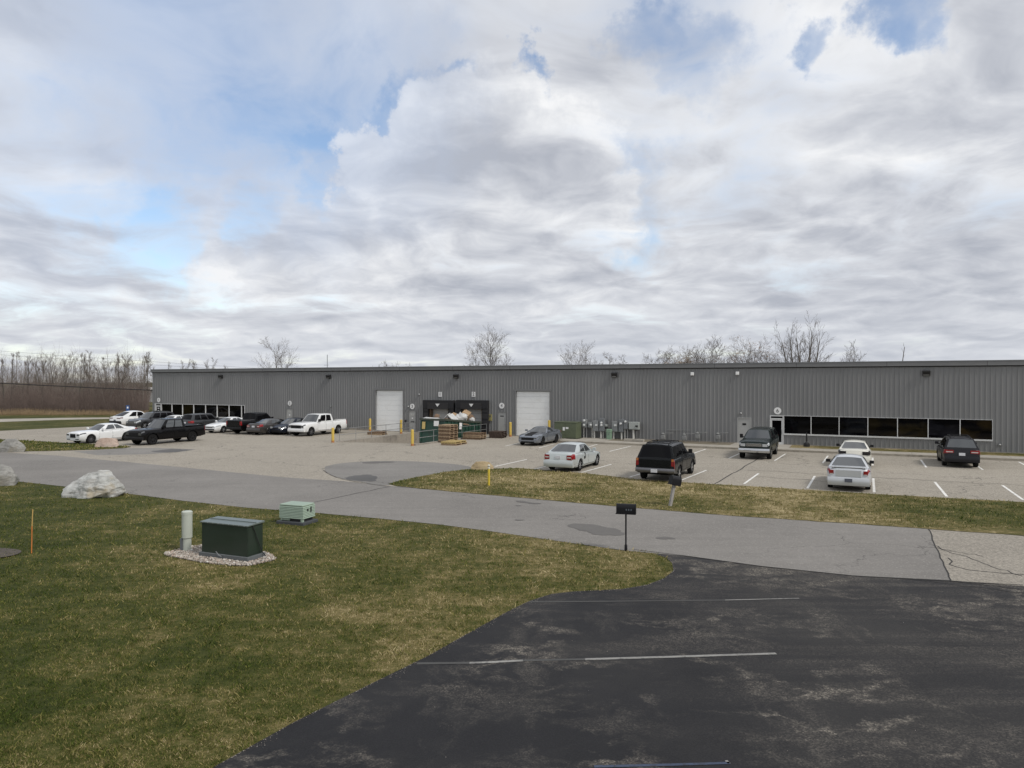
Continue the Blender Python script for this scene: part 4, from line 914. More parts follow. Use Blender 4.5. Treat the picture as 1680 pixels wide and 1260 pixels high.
        def side(u_, v, s):
            a_, c_ = front(s, v), rear(s, v); ze = zr + rc * 4 * u_ * (1 - u_); bl = .035 * math.sin(math.pi * v)
            return Vector((lerp(a_.x, c_.x, u_), s * (lerp(wbs, wr, v) - (.06 * max(0, (v - .72) / .28) ** 2) * math.sin(math.pi * min(1, max(0, u_))) ** .3 + bl * math.sin(math.pi * min(1, max(0, u_)))), lerp(lerp(zf, zrb, u_), ze, v)))
        def roof(u_, t): a_, c_ = front(t, 1), rear(t, 1); return Vector((lerp(a_.x, c_.x, u_), t * (wr - .06 * math.sin(math.pi * u_) ** .3 if 0 < u_ < 1 else wr), zr + rc * 4 * u_ * (1 - u_) + .045 * (1 - t * t)))
        def frontr(u_, v): p = front(u_, v); p.z += .045 * (1 - u_ * u_) * v; return p
        def rearr(u_, v): p = rear(u_, v); p.z += .045 * (1 - u_ * u_) * v; return p
        N_ = 8
        g1 = lambda fn, a0, a1, b0, b1, na=8, nb=6: [[fn(lerp(a0, a1, i / na), lerp(b0, b1, j / nb)) for j in range(nb + 1)] for i in range(na + 1)]
        bmb.grid(g1(frontr, -1, 1, 0, 1)); bmb.grid(g1(rearr, -1, 1, 0, 1)); bmb.grid(g1(roof, 0, 1, -1, 1, 10, 8))
        for s in (1, -1): bmb.grid(g1(lambda a_, b_: side(a_, b_, s), 0, 1, 0, 1, 10, 6))
        def glass(nm, rows, m, par=root):
            k = MB(); k.grid(offgrid(rows, .006)); return k.build(nm, m, par, smooth=True)
        if cb.get('ws', True): glass('windshield', g1(frontr, -.92, .92, .05, .94), cb.get('wm', M_glass))
        if cb.get('rw', True): glass('rear_window', g1(rearr, -.88, .88, cb.get('rv', .12), .92), cb.get('rm', M_glass))
        for (u0, u1) in cb['win']:
            for s in (1, -1): glass('side_window', g1(lambda a_, b_: side(a_, b_, s), u0, u1, .12, .88, 6, 5), cb.get('sm', M_glass))
        return side, roof, X0
    cs = [cabin(c_) for c_ in sp['cab']]
    # doors with a dark gap round them
    for (d0, d1) in sp['doors']:
        for s in (1, -1): bmb.grid(patch(d0 - .009, d1 + .009, 2.14, 4.93, s, .003), 1)
    for s in (1, -1):
        for c in (xf, xr):                               # lip round the wheel opening
            pts = [(c + (Ra + .0) * math.cos(a_), s * (w(L / 2 - c) - .015), RW_ + (Ra + .0) * math.sin(a_)) for a_ in np.linspace(.12, math.pi - .12, 11)]
            bmb.tube(pts, .02, 5)
    body = bmb.build('body', [pm, M_under], root, smooth=True, ang=52, weld=.0008)
    for (d0, d1) in sp['doors']:
        for s in (1, -1):
            k = MB(); k.grid(patch(d0, d1, 2.2, 4.9, s, .007)); o = k.build('door', pm, root, smooth=True)
            p = surf(d1 - .14, 4.35, s); k = MB(); k.box((p.x, p.y + s * .022, p.z), (.16, .03, .03)); k.build('handle', sp.get('hm', pm), o, bev=.008)
    k = MB(); k.bx((-L / 2 + .25, -half + .26, zlow + .02), (L / 2 - .25, half - .26, min(.75, RW_ * 2)))
    k.build('underbody', M_under, root)
    # wheels
    wheel = rim = None
    for c in (xf, xr):
        for s in (1, -1):
            M_ = Matrix.Rotation(R(90), 4, 'X')
            if wheel is None:
                k = MB(); tw = sp.get('tw', .23)
                k.lathe([(RW_ * .62, -tw / 2), (RW_ * .93, -tw / 2), (RW_, -tw / 2 + .03), (RW_, tw / 2 - .03), (RW_ * .93, tw / 2), (RW_ * .66, tw / 2 - .005), (RW_ * .62, tw / 2 - .05)], 28, 0, M_, cap=False); wheel = k.build('wheel', M_tyre, root, smooth=True)
                k = MB(); rr = RW_ * .655
                k.lathe([(0, -.04), (rr, -.04), (rr, tw / 2 - .012), (rr - .03, tw / 2 - .02), (rr - .045, .03), (0, .02)], 24, 0, M_, cap=False)
                ns = sp.get('spokes', 5)
                for q in range(ns):
                    a_ = 2 * math.pi * q / ns + .3; k.box((0, 0, 0), (rr * .95, .05, rr * .24), 0, 1, Matrix.Identity(4)) if False else None
                    T = Matrix.Rotation(a_, 4, 'Y') @ Matrix.Translation((rr * .5, -tw / 2 + .03, 0)); k.box((0, 0, 0), (rr * .92, .03, rr * sp.get('spw', .26)), 0, 1, T)
                k.lathe([(0, tw / 2 - .05), (rr * .24, tw / 2 - .05), (rr * .22, tw / 2 - .015), (0, tw / 2 - .01)], 12, 1, M_, cap=False)
                rim = k.build('rim', [M_rimB, sp.get('rimm', M_rimA)], wheel, smooth=True)
                wo_, ro_ = wheel, rim
            else:
                wo_ = wheel.copy(); C.objects.link(wo_); wo_.parent = root; ro_ = rim.copy(); C.objects.link(ro_); ro_.parent = wo_
            wo_.location = (c, s * (half - .135), RW_); wo_.rotation_euler = (R(rng.uniform(0, 0)), 0, 0 if s < 0 else math.pi)
    # mirrors
    side, roof, X0 = cs[0]
    for s in (1, -1):
        p = side(.04, .1, s); k = MB(); k.box((p.x - .06, p.y + s * .15, p.z + .10), (.13, .2, sp.get('mh', .15))); k.box((p.x - .06, p.y + s * .03, p.z + .05), (.07, .1, .05)); k.build('mirror', sp.get('mm', pm), root, bev=.03)
    # front face
    xF = L / 2; w0 = w(0)
    zn = zt(0)
    for (y0, y1, z0, z1, m, nm, bars) in sp.get('front', []):
        k = MB(); k.bx((xF - .05, y0 * half, z0), (xF + .012, y1 * half, z1))
        for q in range(bars):
            z = lerp(z0, z1, (q + .5) / bars); k.bx((xF + .0125, y0 * half + .03, z - .012), (xF + .025, y1 * half - .03, z + .012), 1)
        k.build(nm, m if isinstance(m, list) else [m, m], root, bev=.012)
    hl = sp.get('hl')
    if hl:
        d1, k0, k1, y0, z0, z1, m = hl
        for s in (1, -1):
            k = MB(); k.grid(patch(.0, d1, k0, k1, s, .008, 8, 4)); k.bx((xF - .03, s * y0 * half, z0), (xF + .01, s * (w0 - .05), z1)); k.build('headlight', m, root)
    # rear face
    xR = -L / 2; wR = w(L)
    tl = sp.get('tl')
    if tl:
        d1, k0, k1, y0, z0, z1, m = tl
        for s in (1, -1):
            k = MB(); k.grid(patch(L - d1, L, k0, k1, s, .009, 8, 4))
            ya, yb = s * y0 * half, s * (wR - .02)
            k.add([(xR - .012, ya, z0 + (z1 - z0) * .1), (xR - .012, yb, z0), (xR - .012, yb, z1), (xR - .012, ya, z1 - (z1 - z0) * .05), (xR + .03, ya, z0 + (z1 - z0) * .1), (xR + .03, yb, z0), (xR + .03, yb, z1), (xR + .03, ya, z1 - (z1 - z0) * .05)],
                  [(0, 1, 2, 3), (7, 6, 5, 4), (0, 4, 5, 1), (1, 5, 6, 2), (2, 6, 7, 3), (3, 7, 4, 0)])
            o = k.build('taillight', m, root)
            if sp.get('tl2'):
                k = MB(); zc = lerp(z0, z1, sp['tl2'][0]); hh = (z1 - z0) * sp['tl2'][1]; yy = sorted((ya + (yb - ya) * .1, ya + (yb - ya) * .9)); k.bx((xR - .018, yy[0], zc - hh), (xR - .0125, yy[1], zc + hh)); k.build('lens', sp['tl2'][2], o)
    for (y0, y1, z0, z1, m, nm) in sp.get('rear', []):
        k = MB(); k.bx((xR - .022, y0 * half, z0), (xR + .05, y1 * half, z1)); k.build(nm, m, root, bev=.008)
    def bumper(nm, x, sg, z0, z1, out, wf, m):
        k = MB(); rows = []
        for i in range(13):
            t_ = -1 + i / 6; xo = x + sg * out * (1 - .75 * abs(t_) ** 3); xi = x - sg * .14
            y = t_ * half * wf
            rows.append([Vector((xi, y, z0)), Vector((xo - sg * .02, y, z0)), Vector((xo, y, z0 + .05)), Vector((xo, y, z1 - .05)), Vector((xo - sg * .03, y, z1)), Vector((xi, y, z1))])
        k.grid(rows); k.add(rows[0], [tuple(range(6))]); k.add(rows[-1], [tuple(range(6))]); return k.build(nm, m, root, smooth=True)
    for (e, z0, z1, out, wf, m) in sp.get('bump', []): bumper('front_bumper' if e > 0 else 'rear_bumper', e * L / 2, e, z0, z1, out, wf, m)
    if 'plate' in sp:
        z, m = sp['plate']; k = MB(); k.bx((xR - sp.get('po', .03), -.155, z - .08), (xR + .02, .155, z + .08)); k.build('licence_plate', m, root)
    if sp.get('rack'):
        c_ = sp['rack']
        for s in (1, -1):
            pts = [roof(u_, s * .82) + Vector((0, 0, h_)) for u_, h_ in ((.08, .0), (.12, .07), (.5, .08), (.9, .07), (.95, 0))]; k = MB(); k.tube(pts, .025, 6); k.build('roof_rail', M_trimb, root, smooth=True)
        for u_ in c_:
            a_, e_ = roof(u_, .82), roof(u_, -.82); k = MB(); k.tube([a_ + Vector((0, 0, .075)), e_ + Vector((0, 0, .075))], .022, 6); k.build('cross_bar', M_trimb, root, smooth=True)
    if sp.get('bedcover'):
        d0, d1, m = sp['bedcover']; k = MB(); z = zt((d0 + d1) / 2) + crown; k.bx((L / 2 - d1, -half + .13, z - .03), (L / 2 - d0, half - .13, z + .012)); k.build('bed_cover', m, root, bev=.01)
        k = MB()
        for s in (1, -1): k.bx((L / 2 - d1, s * (half - .125) - .04, z - .05), (L / 2 - d0, s * (half - .125) + .04, z + .03))
        k.build('bed_rail', sp.get('railm', pm), root, bev=.01)
    if sp.get('stripe'):
        m = sp['stripe']; k = MB(); rows = [[Vector((L / 2 - d, y, ring(d)[7][1] + .006 - .02 * (abs(y) / half))) for y in (-.32, -.16, 0, .16, .32)] for d in np.linspace(.12, sp['cab'][0]['dc'] - .05, 8)]; k.grid(rows); k.build('hood_stripe', m, root)
    sp['_surf'] = patch; sp['_root'] = root; sp['_roof'] = roof
    return root

def sedan(**kw):
    L = kw.get('L', 4.85); hz = kw.get('hood', .93); tz = kw.get('trunk', 1.03)
    s = dict(L=L, W=1.85, H=1.46, wb=2.78, fo=.95, R=.335, top=[(0, .62), (.05, .70), (.3, .80), (.8, hz - .06), (1.3, hz), (2.0, hz + .01), (3.4, tz - .04), (L - .65, tz), (L - .10, tz - .01), (L - .04, tz - .05), (L, tz - .11)],
             cab=[dict(dc=1.30, drf=2.15, drr=3.30, drb=L - .68, zr=1.38, wr=.57, rc=.05, win=[(.16, .49), (.53, .80)])], doors=[(1.52, 2.52), (2.55, 3.42)],
             front=[(-.42, .42, .50, .66, [M_trimb, M_trimb], 'grille', 2), (-.55, .55, .28, .42, [M_trimb, M_trimb], 'lower_grille', 1)], hl=(.55, 3.7, 4.9, .46, .54, .66, M_head),
             tl=(.30, 3.5, 4.95, .55, .72, .92, M_tail), bump=[(-1, .28, .66, .05, .93, None)], plate=(.80, M_plate), mm=None)
    s.update(kw); return s
def truck(**kw):
    L = kw.get('L', 5.9)
    s = dict(L=L, W=2.0, H=1.95, wb=3.68, fo=.95, R=.405, clear=.36, tw=.27, arch=1.2, tf=.07, nf=.5, tr=.03, nr=.3, crown=.03,
             top=[(0, 1.06), (.04, 1.12), (.35, 1.20), (1.2, 1.24), (1.75, 1.25), (2.2, 1.25), (4.05, 1.26), (L - .05, 1.30), (L, 1.28)],
             cab=[dict(dc=1.60, drf=2.28, drr=3.88, drb=4.02, zr=1.91, wr=.735, wb=.93, rc=.03, cf=.12, cr=.03, win=[(.12, .48), (.53, .88)], rv=.15, rm=M_tint, sm=M_tint)], doors=[(1.80, 2.88), (2.91, 3.92)],
             front=[(-.52, .52, .70, 1.0, [M_trimb, M_trimb], 'grille', 3)], hl=(.25, 3.9, 4.9, .56, .78, .98, M_headd), tl=(.10, 2.9, 4.9, .84, .86, 1.24, M_tail), bump=[(1, .42, .68, .10, .97, M_trimb), (-1, .48, .68, .14, .95, M_trimb)],
             rear=[(-.76, .76, .74, 1.26, None, 'tailgate')], bedcover=(4.1, L - .08, M_trimb), mh=.26, spokes=6, rimm=M_rimG)
    s.update(kw); return s
def suv(**kw):
    L = kw.get('L', 4.85)
    s = dict(L=L, W=1.9, H=1.75, wb=2.85, fo=.92, R=.37, clear=.24, top=[(0, .78), (.05, .86), (.35, .98), (.9, 1.04), (1.35, 1.07), (2.2, 1.08), (L - .3, 1.10), (L - .03, 1.10), (L, 1.06)], tf=.14, tr=.07, nr=.4,
             cab=[dict(dc=1.25, drf=2.0, drr=L - .42, drb=L - .03, zr=1.64, wr=.64, wb=.87, rc=.06, cr=.06, win=[(.10, .36), (.40, .64), (.68, .90)], rv=.16, rm=M_tint, sm=M_tint)], doors=[(1.55, 2.45), (2.48, 3.38)],
             front=[(-.5, .5, .60, .80, [M_trimb, M_chrome], 'grille', 3)], hl=(.45, 3.7, 4.9, .5, .66, .82, M_head), tl=(.25, 3.3, 4.9, .55, .78, 1.02, M_taild), bump=[(-1, .32, .66, .06, .95, M_trimb)], plate=(.86, M_plate), mh=.18)
    s.update(kw); return s
PW = paint('white', (.74, .75, .75), 0, .3); PWc = paint('cream_white', (.66, .65, .58), 0, .3); PB = paint('black', (.004, .004, .0045), 0, .25); PS = paint('silver', (.56, .58, .60), .3, .32); PSg = paint('pale_silver_green', (.50, .54, .535), .3, .32)
PG = paint('dark_grey', (.035, .037, .040), .3, .3); PGm = paint('mid_grey', (.22, .24, .27), .6, .26); PNv = paint('dark_navy', (.018, .022, .034), .3, .25); PBk = paint('black_pearl', (.006, .007, .008), .1, .25); PGt = paint('dark_green', (.012, .019, .018), .2, .25); PBr = paint('brown_grey', (.055, .051, .048), .4, .3); PCh = paint('charcoal', (.020, .020, .023), .2, .28)
for m_ in (PB, PBk, PGt, PNv, PCh):
    for n_ in m_.node_tree.nodes:
        if n_.type == 'BSDF_PRINCIPLED': n_.inputs['Coat Weight'].default_value = .05; n_.inputs['Specular IOR Level'].default_value = .22
def fin(sp, p):                                    # fill in "body colour" slots
    sp['bump'] = [(e, a_, c_, o_, f_, m or p) for (e, a_, c_, o_, f_, m) in sp['bump']]
    if sp.get('rear'): sp['rear'] = [(a_, b_, c_, d_, m or p, nm) for (a_, b_, c_, d_, m, nm) in sp['rear']]
    if sp.get('mm', 1) is None: sp['mm'] = p
    return sp
# far row, left
s = sedan(L=5.04, W=1.91, wb=3.05, fo=.90, R=.365, rimm=M_rimG, spokes=10, spw=.13, hood=.99, trunk=1.10, tf=.12, plate=(.85, M_plate), front=[(-.36, .36, .50, .80, [M_trimb, M_trimb], 'grille', 4), (-.8, -.35, .34, .40, [M_trimb, M_trimb], 'fog_lamp', 0), (.35, .8, .34, .40, [M_trimb, M_trimb], 'fog_lamp', 0)], hl=(.5, 3.9, 4.8, .50, .66, .79, M_headd))
s['top'] = [(0, .82), (.03, .87), (.25, .93), (.8, .98), (1.3, 1.0), (2, 1.0), (3.5, 1.06), (4.4, 1.10), (4.95, 1.09), (5.04, .98)]; s['cab'][0].update(dc=1.45, drf=2.3, drr=3.55, drb=4.5, zr=1.43, wr=.60, sm=M_glass); s['doors'] = [(1.6, 2.7), (2.73, 3.65)]
car('sedan', 'white sedan with dark grille and spoke wheels, left of the black pickup', 'car', (137.5, 727), False, PW, fin(s, PW))
s = truck(W=2.03, R=.42, hl=(.25, 3.9, 4.9, .56, .80, .98, M_headd), rimm=M_rimB, tl=(.10, 2.9, 4.9, .84, .86, 1.24, M_taild)); s['cab'][0]['sm'] = M_glass
car('pickup_truck', 'black crew cab pickup with black wheels, nose to the left, nearest of the left cars', 'pickup truck', (237, 729.2), False, PB, fin(s, PB))
s = suv(L=5.0, W=1.98, wb=2.95, H=1.68, R=.39, rimm=M_rimB, tl=(.3, 3.9, 4.95, .35, .92, 1.0, M_taild), plate=(.72, M_plateb), clear=.2); s['cab'][0].update(drf=2.1, drr=3.55, drb=4.85, zr=1.60, rc=.08, win=[(.12, .46), (.5, .78)])
car('crossover', 'white crossover with sloping dark rear glass behind the white sedan', 'car', (204, 699.5), True, PW, fin(s, PW))
s = suv(L=4.9, W=1.93, H=1.76, rack=(.35, .7)); car('sport_utility_vehicle', 'dark grey sport utility vehicle with roof rails facing left behind the black pickup', 'suv', (228, 703.5), False, PG, fin(s, PG))
s = sedan(rimm=M_rimG); car('sedan', 'white sedan mostly hidden behind the black pickup cab', 'car', (264, 705.5), False, PW, fin(s, PW))
s = suv(L=4.85, W=1.93, H=1.74, tl=(.3, 3.4, 4.9, .5, .82, 1.02, M_tail)); car('sport_utility_vehicle', 'dark charcoal sport utility vehicle with red taillight behind the black pickup bed', 'suv', (318, 706.5), True, PG, fin(s, PG))
s = sedan(L=4.85, W=1.86, wb=2.8, hood=.95, rimm=M_rimA, hl=(.6, 3.8, 4.9, .42, .56, .68, M_head), front=[(-.5, .5, .52, .64, [M_trimb, M_chrome], 'grille', 1), (-.75, .75, .30, .42, [M_trimb, M_trimb], 'lower_grille', 1)])
car('sedan', 'white sedan with slim dark grille facing left beside a black pickup tailgate', 'car', (356, 709.8), False, PW, fin(s, PW))
s = truck(L=5.8, W=2.0, wb=3.6, tl=(.10, 2.9, 4.9, .80, .86, 1.24, M_tail), railm=M_rimG); s['cab'][0].update(dc=1.62, drf=2.3, drr=3.8, drb=3.95)
car('pickup_truck', 'black pickup seen from its tailgate between white and grey sedans', 'pickup truck', (400, 711.3), True, PB, fin(s, PB))
s = sedan(L=4.9, W=1.85, wb=2.78, trunk=1.06, tl=(.35, 3.5, 4.95, .5, .72, .92, M_tail), tl2=(.5, .18, M_tailw), plate=(.80, M_plate)); car('sedan', 'dark brownish grey sedan showing its red taillights, left of the navy car', 'car', (431, 712.6), True, PBr, fin(s, PBr))
s = sedan(L=4.6, W=1.78, H=1.48, wb=2.7, hood=.98, fo=.95, hl=(.5, 3.6, 4.9, .45, .62, .78, M_head), front=[(-.3, .3, .58, .68, [M_trimb, M_trimb], 'grille', 1), (-.6, .6, .3, .48, [M_trimb, M_trimb], 'lower_grille', 2)]); s['cab'][0].update(dc=1.05, drf=2.0, drr=3.1, drb=4.35, zr=1.43)
car('hatchback', 'dark navy car with bright headlight tucked beside the white pickup', 'car', (464, 712.8), False, PNv, fin(s, PNv))
s = truck(bump=[(1, .44, .70, .10, .97, None), (-1, .48, .68, .14, .95, M_chrome)], front=[(-.60, .60, .74, 1.02, [M_trimb, M_trimb], 'grille', 3), (-.55, .55, .50, .60, [M_trimb, M_trimb], 'lower_grille', 0)], hl=(.22, 3.9, 4.9, .62, .80, 1.0, M_headd), mm=M_trimb)
car('pickup_truck', 'white crew cab pickup facing left in front of the grey warehouse wall', 'pickup truck', (497.5, 715), False, PW, fin(s, PW))
# right lot
s = sedan(L=4.79, W=1.92, H=1.38, wb=2.72, fo=.86, R=.345, rimm=M_rimB, stripe=M_trimb, mm=None, hl=(.45, 3.9, 4.9, .55, .56, .66, M_headd), tf=.2, front=[(-.55, .55, .46, .66, [M_trimb, M_trimb], 'grille', 2), (-.6, .6, .24, .36, [M_trimb, M_trimb], 'lower_grille', 1)])
s['top'] = [(0, .62), (.05, .72), (.3, .82), (.9, .92), (1.5, .97), (2.2, .97), (3.6, 1.0), (4.3, 1.03), (4.74, 1.03), (4.79, .95)]; s['cab'][0].update(dc=1.55, drf=2.4, drr=3.05, drb=4.25, zr=1.30, wr=.56, win=[(.14, .58)], sm=M_glass); s['doors'] = [(1.65, 2.95)]
car('coupe', 'grey sports coupe with dark hood stripe before the right overhead door', 'car', (873, 730.3), False, PGm, fin(s, PGm))
s = sedan(L=4.85, W=1.86, H=1.49, wb=2.83, fo=.95, R=.34, trunk=1.06, tl=(.32, 3.2, 4.95, .55, .68, .96, M_tail), tl2=(.5, .12, M_tailw), plate=(.83, M_plate), rimm=M_rimA, spokes=7, spw=.17)
s['cab'][0].update(dc=1.3, drf=2.15, drr=3.45, drb=4.35, zr=1.42, wr=.60); volvo = car('sedan', 'silver green sedan with a dark gash ahead of its right rear wheel', 'car', (927.5, 771.2), True, PSg, fin(s, PSg))
k = MB(); k.grid(s['_surf'](3.02, 3.09, 3.2, 4.9, -1, .014, 3, 5)); k.grid(s['_surf'](3.08, 3.26, 3.05, 3.6, -1, .014, 4, 3)); k.grid(s['_surf'](2.96, 3.03, 4.0, 4.95, -1, .014, 3, 3)); k.build('damage', M_under, volvo)
s = suv(L=5.05, W=2.0, H=1.9, wb=2.95, fo=.95, R=.385, clear=.34, tf=.06, tr=.03, nr=.25, spokes=5, rack=(.25, .6, .92), tl=(.06, 2.4, 4.4, .82, .80, 1.18, M_tail), tl2=(.82, .16, M_amber), plate=(.58, M_plate), po=.19, bump=[(-1, .50, .70, .13, .98, M_rimG), (1, .42, .68, .1, .97, M_chrome)], mh=.22, mm=M_trimb,
        rear=[(-.78, .78, .74, 1.12, None, 'tailgate')])
s['top'] = [(0, 1.0), (.04, 1.06), (.3, 1.12), (1.2, 1.16), (1.6, 1.18), (2.4, 1.19), (4.9, 1.20), (5.02, 1.20), (5.05, 1.17)]; s['cab'][0].update(dc=1.5, drf=2.15, drr=4.68, drb=5.01, zr=1.80, wr=.72, wb=.93, rc=.03, cf=.1, cr=.05, rv=.06, win=[(.09, .33), (.37, .62), (.66, .93)])
car('sport_utility_vehicle', 'large black sport utility vehicle with roof rack and grey bumper seen from behind', 'suv', (1084, 786.5), True, PBk, fin(s, PBk))
s = truck(L=5.6, W=1.93, wb=3.26, fo=.9, R=.385, H=1.85, front=[(-.48, .48, .84, 1.04, [M_chrome, M_trimb], 'grille', 3)], hl=(.2, 3.6, 4.8, .54, .84, 1.02, M_head), bump=[(1, .46, .72, .12, .98, M_chrome), (-1, .48, .68, .12, .95, M_chrome)], bedcover=None, mm=M_trimb, tf=.1, rimm=M_rimA)
s['cab'] = [dict(dc=1.5, drf=2.2, drr=3.3, drb=3.5, zr=1.76, wr=.66, wb=.90, rc=.03, cf=.12, cr=.03, win=[(.12, .60), (.64, .9)], sm=M_tint, rw=False), dict(dc=3.52, drf=3.62, drr=5.3, drb=5.55, zr=1.76, wr=.70, wb=.90, rc=.02, cf=.02, cr=.03, win=[(.15, .88)], sm=M_tint, rm=M_tint, ws=False)]
s['doors'] = [(1.7, 2.75), (2.78, 3.4)]
car('pickup_truck', 'dark green pickup with chrome grille and capped bed facing the camera by the entrance', 'pickup truck', (1240, 752), False, PGt, fin(s, PGt))
s = sedan(L=4.75, W=1.77, H=1.45, wb=2.85, fo=.85, R=.335, trunk=1.05, tl=(.3, 3.4, 4.95, .48, .74, .96, M_tsmoke), plate=(.60, M_plateb), rimm=M_rimB, mm=M_trimb); s['cab'][0].update(drr=3.35, drb=4.2)
car('sedan', 'cream white sedan with smoked taillights parked just beyond the silver sedan', 'car', (1402, 764.5), True, PWc, fin(s, PWc))
s = sedan(L=5.09, W=1.85, H=1.49, wb=2.81, fo=1.05, R=.335, trunk=1.08, tl=(.28, 3.9, 4.95, .66, .77, .97, M_tail), tl2=(.12, .10, M_tailw), plate=(.52, M_plateb), po=.075, mm=M_trimb, rear=[(-.57, .57, .68, .98, None, 'trunk_lid')])
s['cab'][0].update(dc=1.4, drf=2.3, drr=3.55, drb=4.55, zr=1.42); im = car('sedan', 'silver sedan with red taillights backed by the grass verge, nearest the street', 'car', (1393, 801), True, PS, fin(s, PS))
k = MB(); k.box((-2.45, 0, 1.105), (.16, 1.5, .03)); k.box((-2.42, .66, 1.08), (.1, .05, .06)); k.box((-2.42, -.66, 1.08), (.1, .05, .06)); k.build('spoiler', PS, im, bev=.012)
s = suv(L=4.89, W=1.83, H=1.69, wb=2.89, fo=.95, R=.37, rack=(.3, .7), tl=(.30, 3.3, 4.9, .45, .84, 1.04, M_tail), tl2=(.42, .14, M_tailw), plate=(.80, M_plate), po=.04, rimm=M_rimG, bump=[(-1, .34, .68, .07, .95, None)]); s['cab'][0].update(rm=M_glass, drr=4.35, drb=4.80)
car('crossover', 'black crossover with wide red taillights parked below the right end of the windows', 'car', (1575, 765), True, PCh, fin(s, PCh))
# ------------------------------------------------------------------ rocks
def m_rock(name, a, c, band, stain):
    m = bpy.data.materials.new(name); b = NB(nt(m)); P = b.obj()
    n1 = b.noise(P, 1.6, 6, .62); n2 = b.noise(P, 9, 5, .7); bd = b.noise(b.mapping(P, (1.2, 2, 7), (.35, .3, .2)), 1.0, 6, .65, .6)
    col = b.mix(b.rng(n1, .35, .68), a, c); col = b.mix(b.rng(bd, .48, .66, 0, .85), col, band); col = b.mix(b.rng(n2, .5, .75, 0, .6), col, tuple(x * .45 for x in a))
    col = b.mix(b.rng(b.noise(P, .9, 3), .56, .66, 0, .7), col, stain)
    b.out(col, .9, 0, .25, b.bump(b.math('ADD', n2, b.math('MULTIPLY', bd, 1.5)), .9, .04)); return m
def boulder(pts, loc, rz, m, label, seed, amp=.05, cuts=4):
    bm = bmesh.new()
    for p in pts: bm.verts.new(p)
    r = bmesh.ops.convex_hull(bm, input=bm.verts); bmesh.ops.delete(bm, geom=[g for g in r['geom_interior'] if isinstance(g, bmesh.types.BMVert)], context='VERTS')
    bmesh.ops.triangulate(bm, faces=bm.faces)
    for q in range(cuts): bmesh.ops.subdivide_edges(bm, edges=[e for e in bm.edges if e.calc_length() > .09], cuts=1, use_grid_fill=True); bmesh.ops.triangulate(bm, faces=bm.faces)
    bmesh.ops.smooth_vert(bm, verts=bm.verts, factor=.5, use_axis_x=True, use_axis_y=True, use_axis_z=True)
    bm.normal_update()
    for v in bm.verts:
        s_ = Vector((seed * 2.3, seed, seed * 1.1)); n_ = noise.noise(v.co * 1.6 + s_) + .5 * noise.noise(v.co * 4 + s_) + .3 * noise.noise(v.co * 9 + s_) - .5 * abs(noise.noise(Vector((v.co.x * 1.5, v.co.y * 1.5, v.co.z * 7)) + s_))
        v.co += v.normal * n_ * amp
    me = bpy.data.meshes.new('boulder'); bm.to_mesh(me); bm.free(); me.materials.append(m); me.polygons.foreach_set('use_smooth', [True] * len(me.polygons)); me.set_sharp_from_angle(angle=R(38))
    o = bpy.data.objects.new('boulder', me); C.objects.link(o); o.location = loc; o.rotation_euler = (0, 0, rz); return tag(o, label, 'boulder')
MR1 = m_rock('pale_gneiss', (.40, .405, .385), (.58, .585, .565), (.28, .27, .25), (.33, .27, .17)); MR2 = m_rock('grey_granite', (.24, .235, .22), (.36, .355, .33), (.16, .155, .14), (.22, .20, .16)); MR3 = m_rock('pink_granite', (.44, .33, .27), (.55, .44, .37), (.34, .27, .23), (.40, .34, .29)); MR4 = m_rock('tan_stone', (.36, .28, .165), (.44, .35, .215), (.28, .215, .13), (.30, .25, .15))
g_ = gp(152, 815)
boulder([(-1.32, -.2, .42), (-1.22, -.45, .02), (-.95, -.55, -.1), (-1.2, .3, -.05), (-.9, .2, .75), (-.3, -.55, .62), (-.35, .1, 1.12), (.25, -.05, 1.34), (.5, .1, 1.33), (.45, -.5, .9), (.95, -.15, .98), (1.22, -.1, .55), (1.25, .1, .2), (.9, -.6, .35), (.4, -.75, .1), (.9, -.4, -.1), (-.3, -.7, -.1), (.3, .7, -.1), (1.0, .5, .0), (.3, .6, .8), (-.5, .6, .5)], g_ + Vector((0, .2, 0)), 0, MR1, 'large pale angular boulder on the lawn by the street', 2, .095).scale = (1, 1, .88)
g_ = gp(2, 796); boulder([(-.9, 0, .3), (-.6, -.4, .9), (-.1, 0, 1.02), (.45, -.1, .85), (.75, -.2, .45), (.7, -.3, -.05), (0, -.7, -.1), (-.8, -.4, -.1), (0, .6, -.1), (.5, .4, .2), (-.3, .5, .8), (.2, -.6, .5)], g_ + Vector((0, .2, 0)), 0, MR2, 'grey boulder cut off by the left edge of the photo beside the near lawn', 5, .06)
g_ = gp(18, 741.5); boulder([(-1.1, 0, .1), (-.9, -.3, .55), (-.4, -.2, .92), (.3, -.2, .90), (.75, -.1, .6), (.98, -.2, .25), (.9, -.3, -.05), (0, -.6, -.1), (-1, -.4, -.1), (0, .6, -.1), (.6, .5, .2), (-.2, .5, .8), (.2, -.55, .45)], g_ + Vector((0, .25, 0)), 0, MR2, 'dark grey boulder on the grass island across the street', 7, .05)
g_ = gp(175, 733.5); boulder([(-.88, 0, .0), (-.82, -.1, .5), (-.5, -.25, .68), (.3, -.2, .72), (.62, -.1, .70), (.9, -.1, .1), (.86, -.4, 0), (0, -.5, -.05), (-.85, -.4, -.05), (0, .5, -.1), (.5, .4, .5), (-.4, .4, .6)], g_ + Vector((0, .2, 0)), 0, MR3, 'pinkish boulder in front of the white sedan', 9, .04)
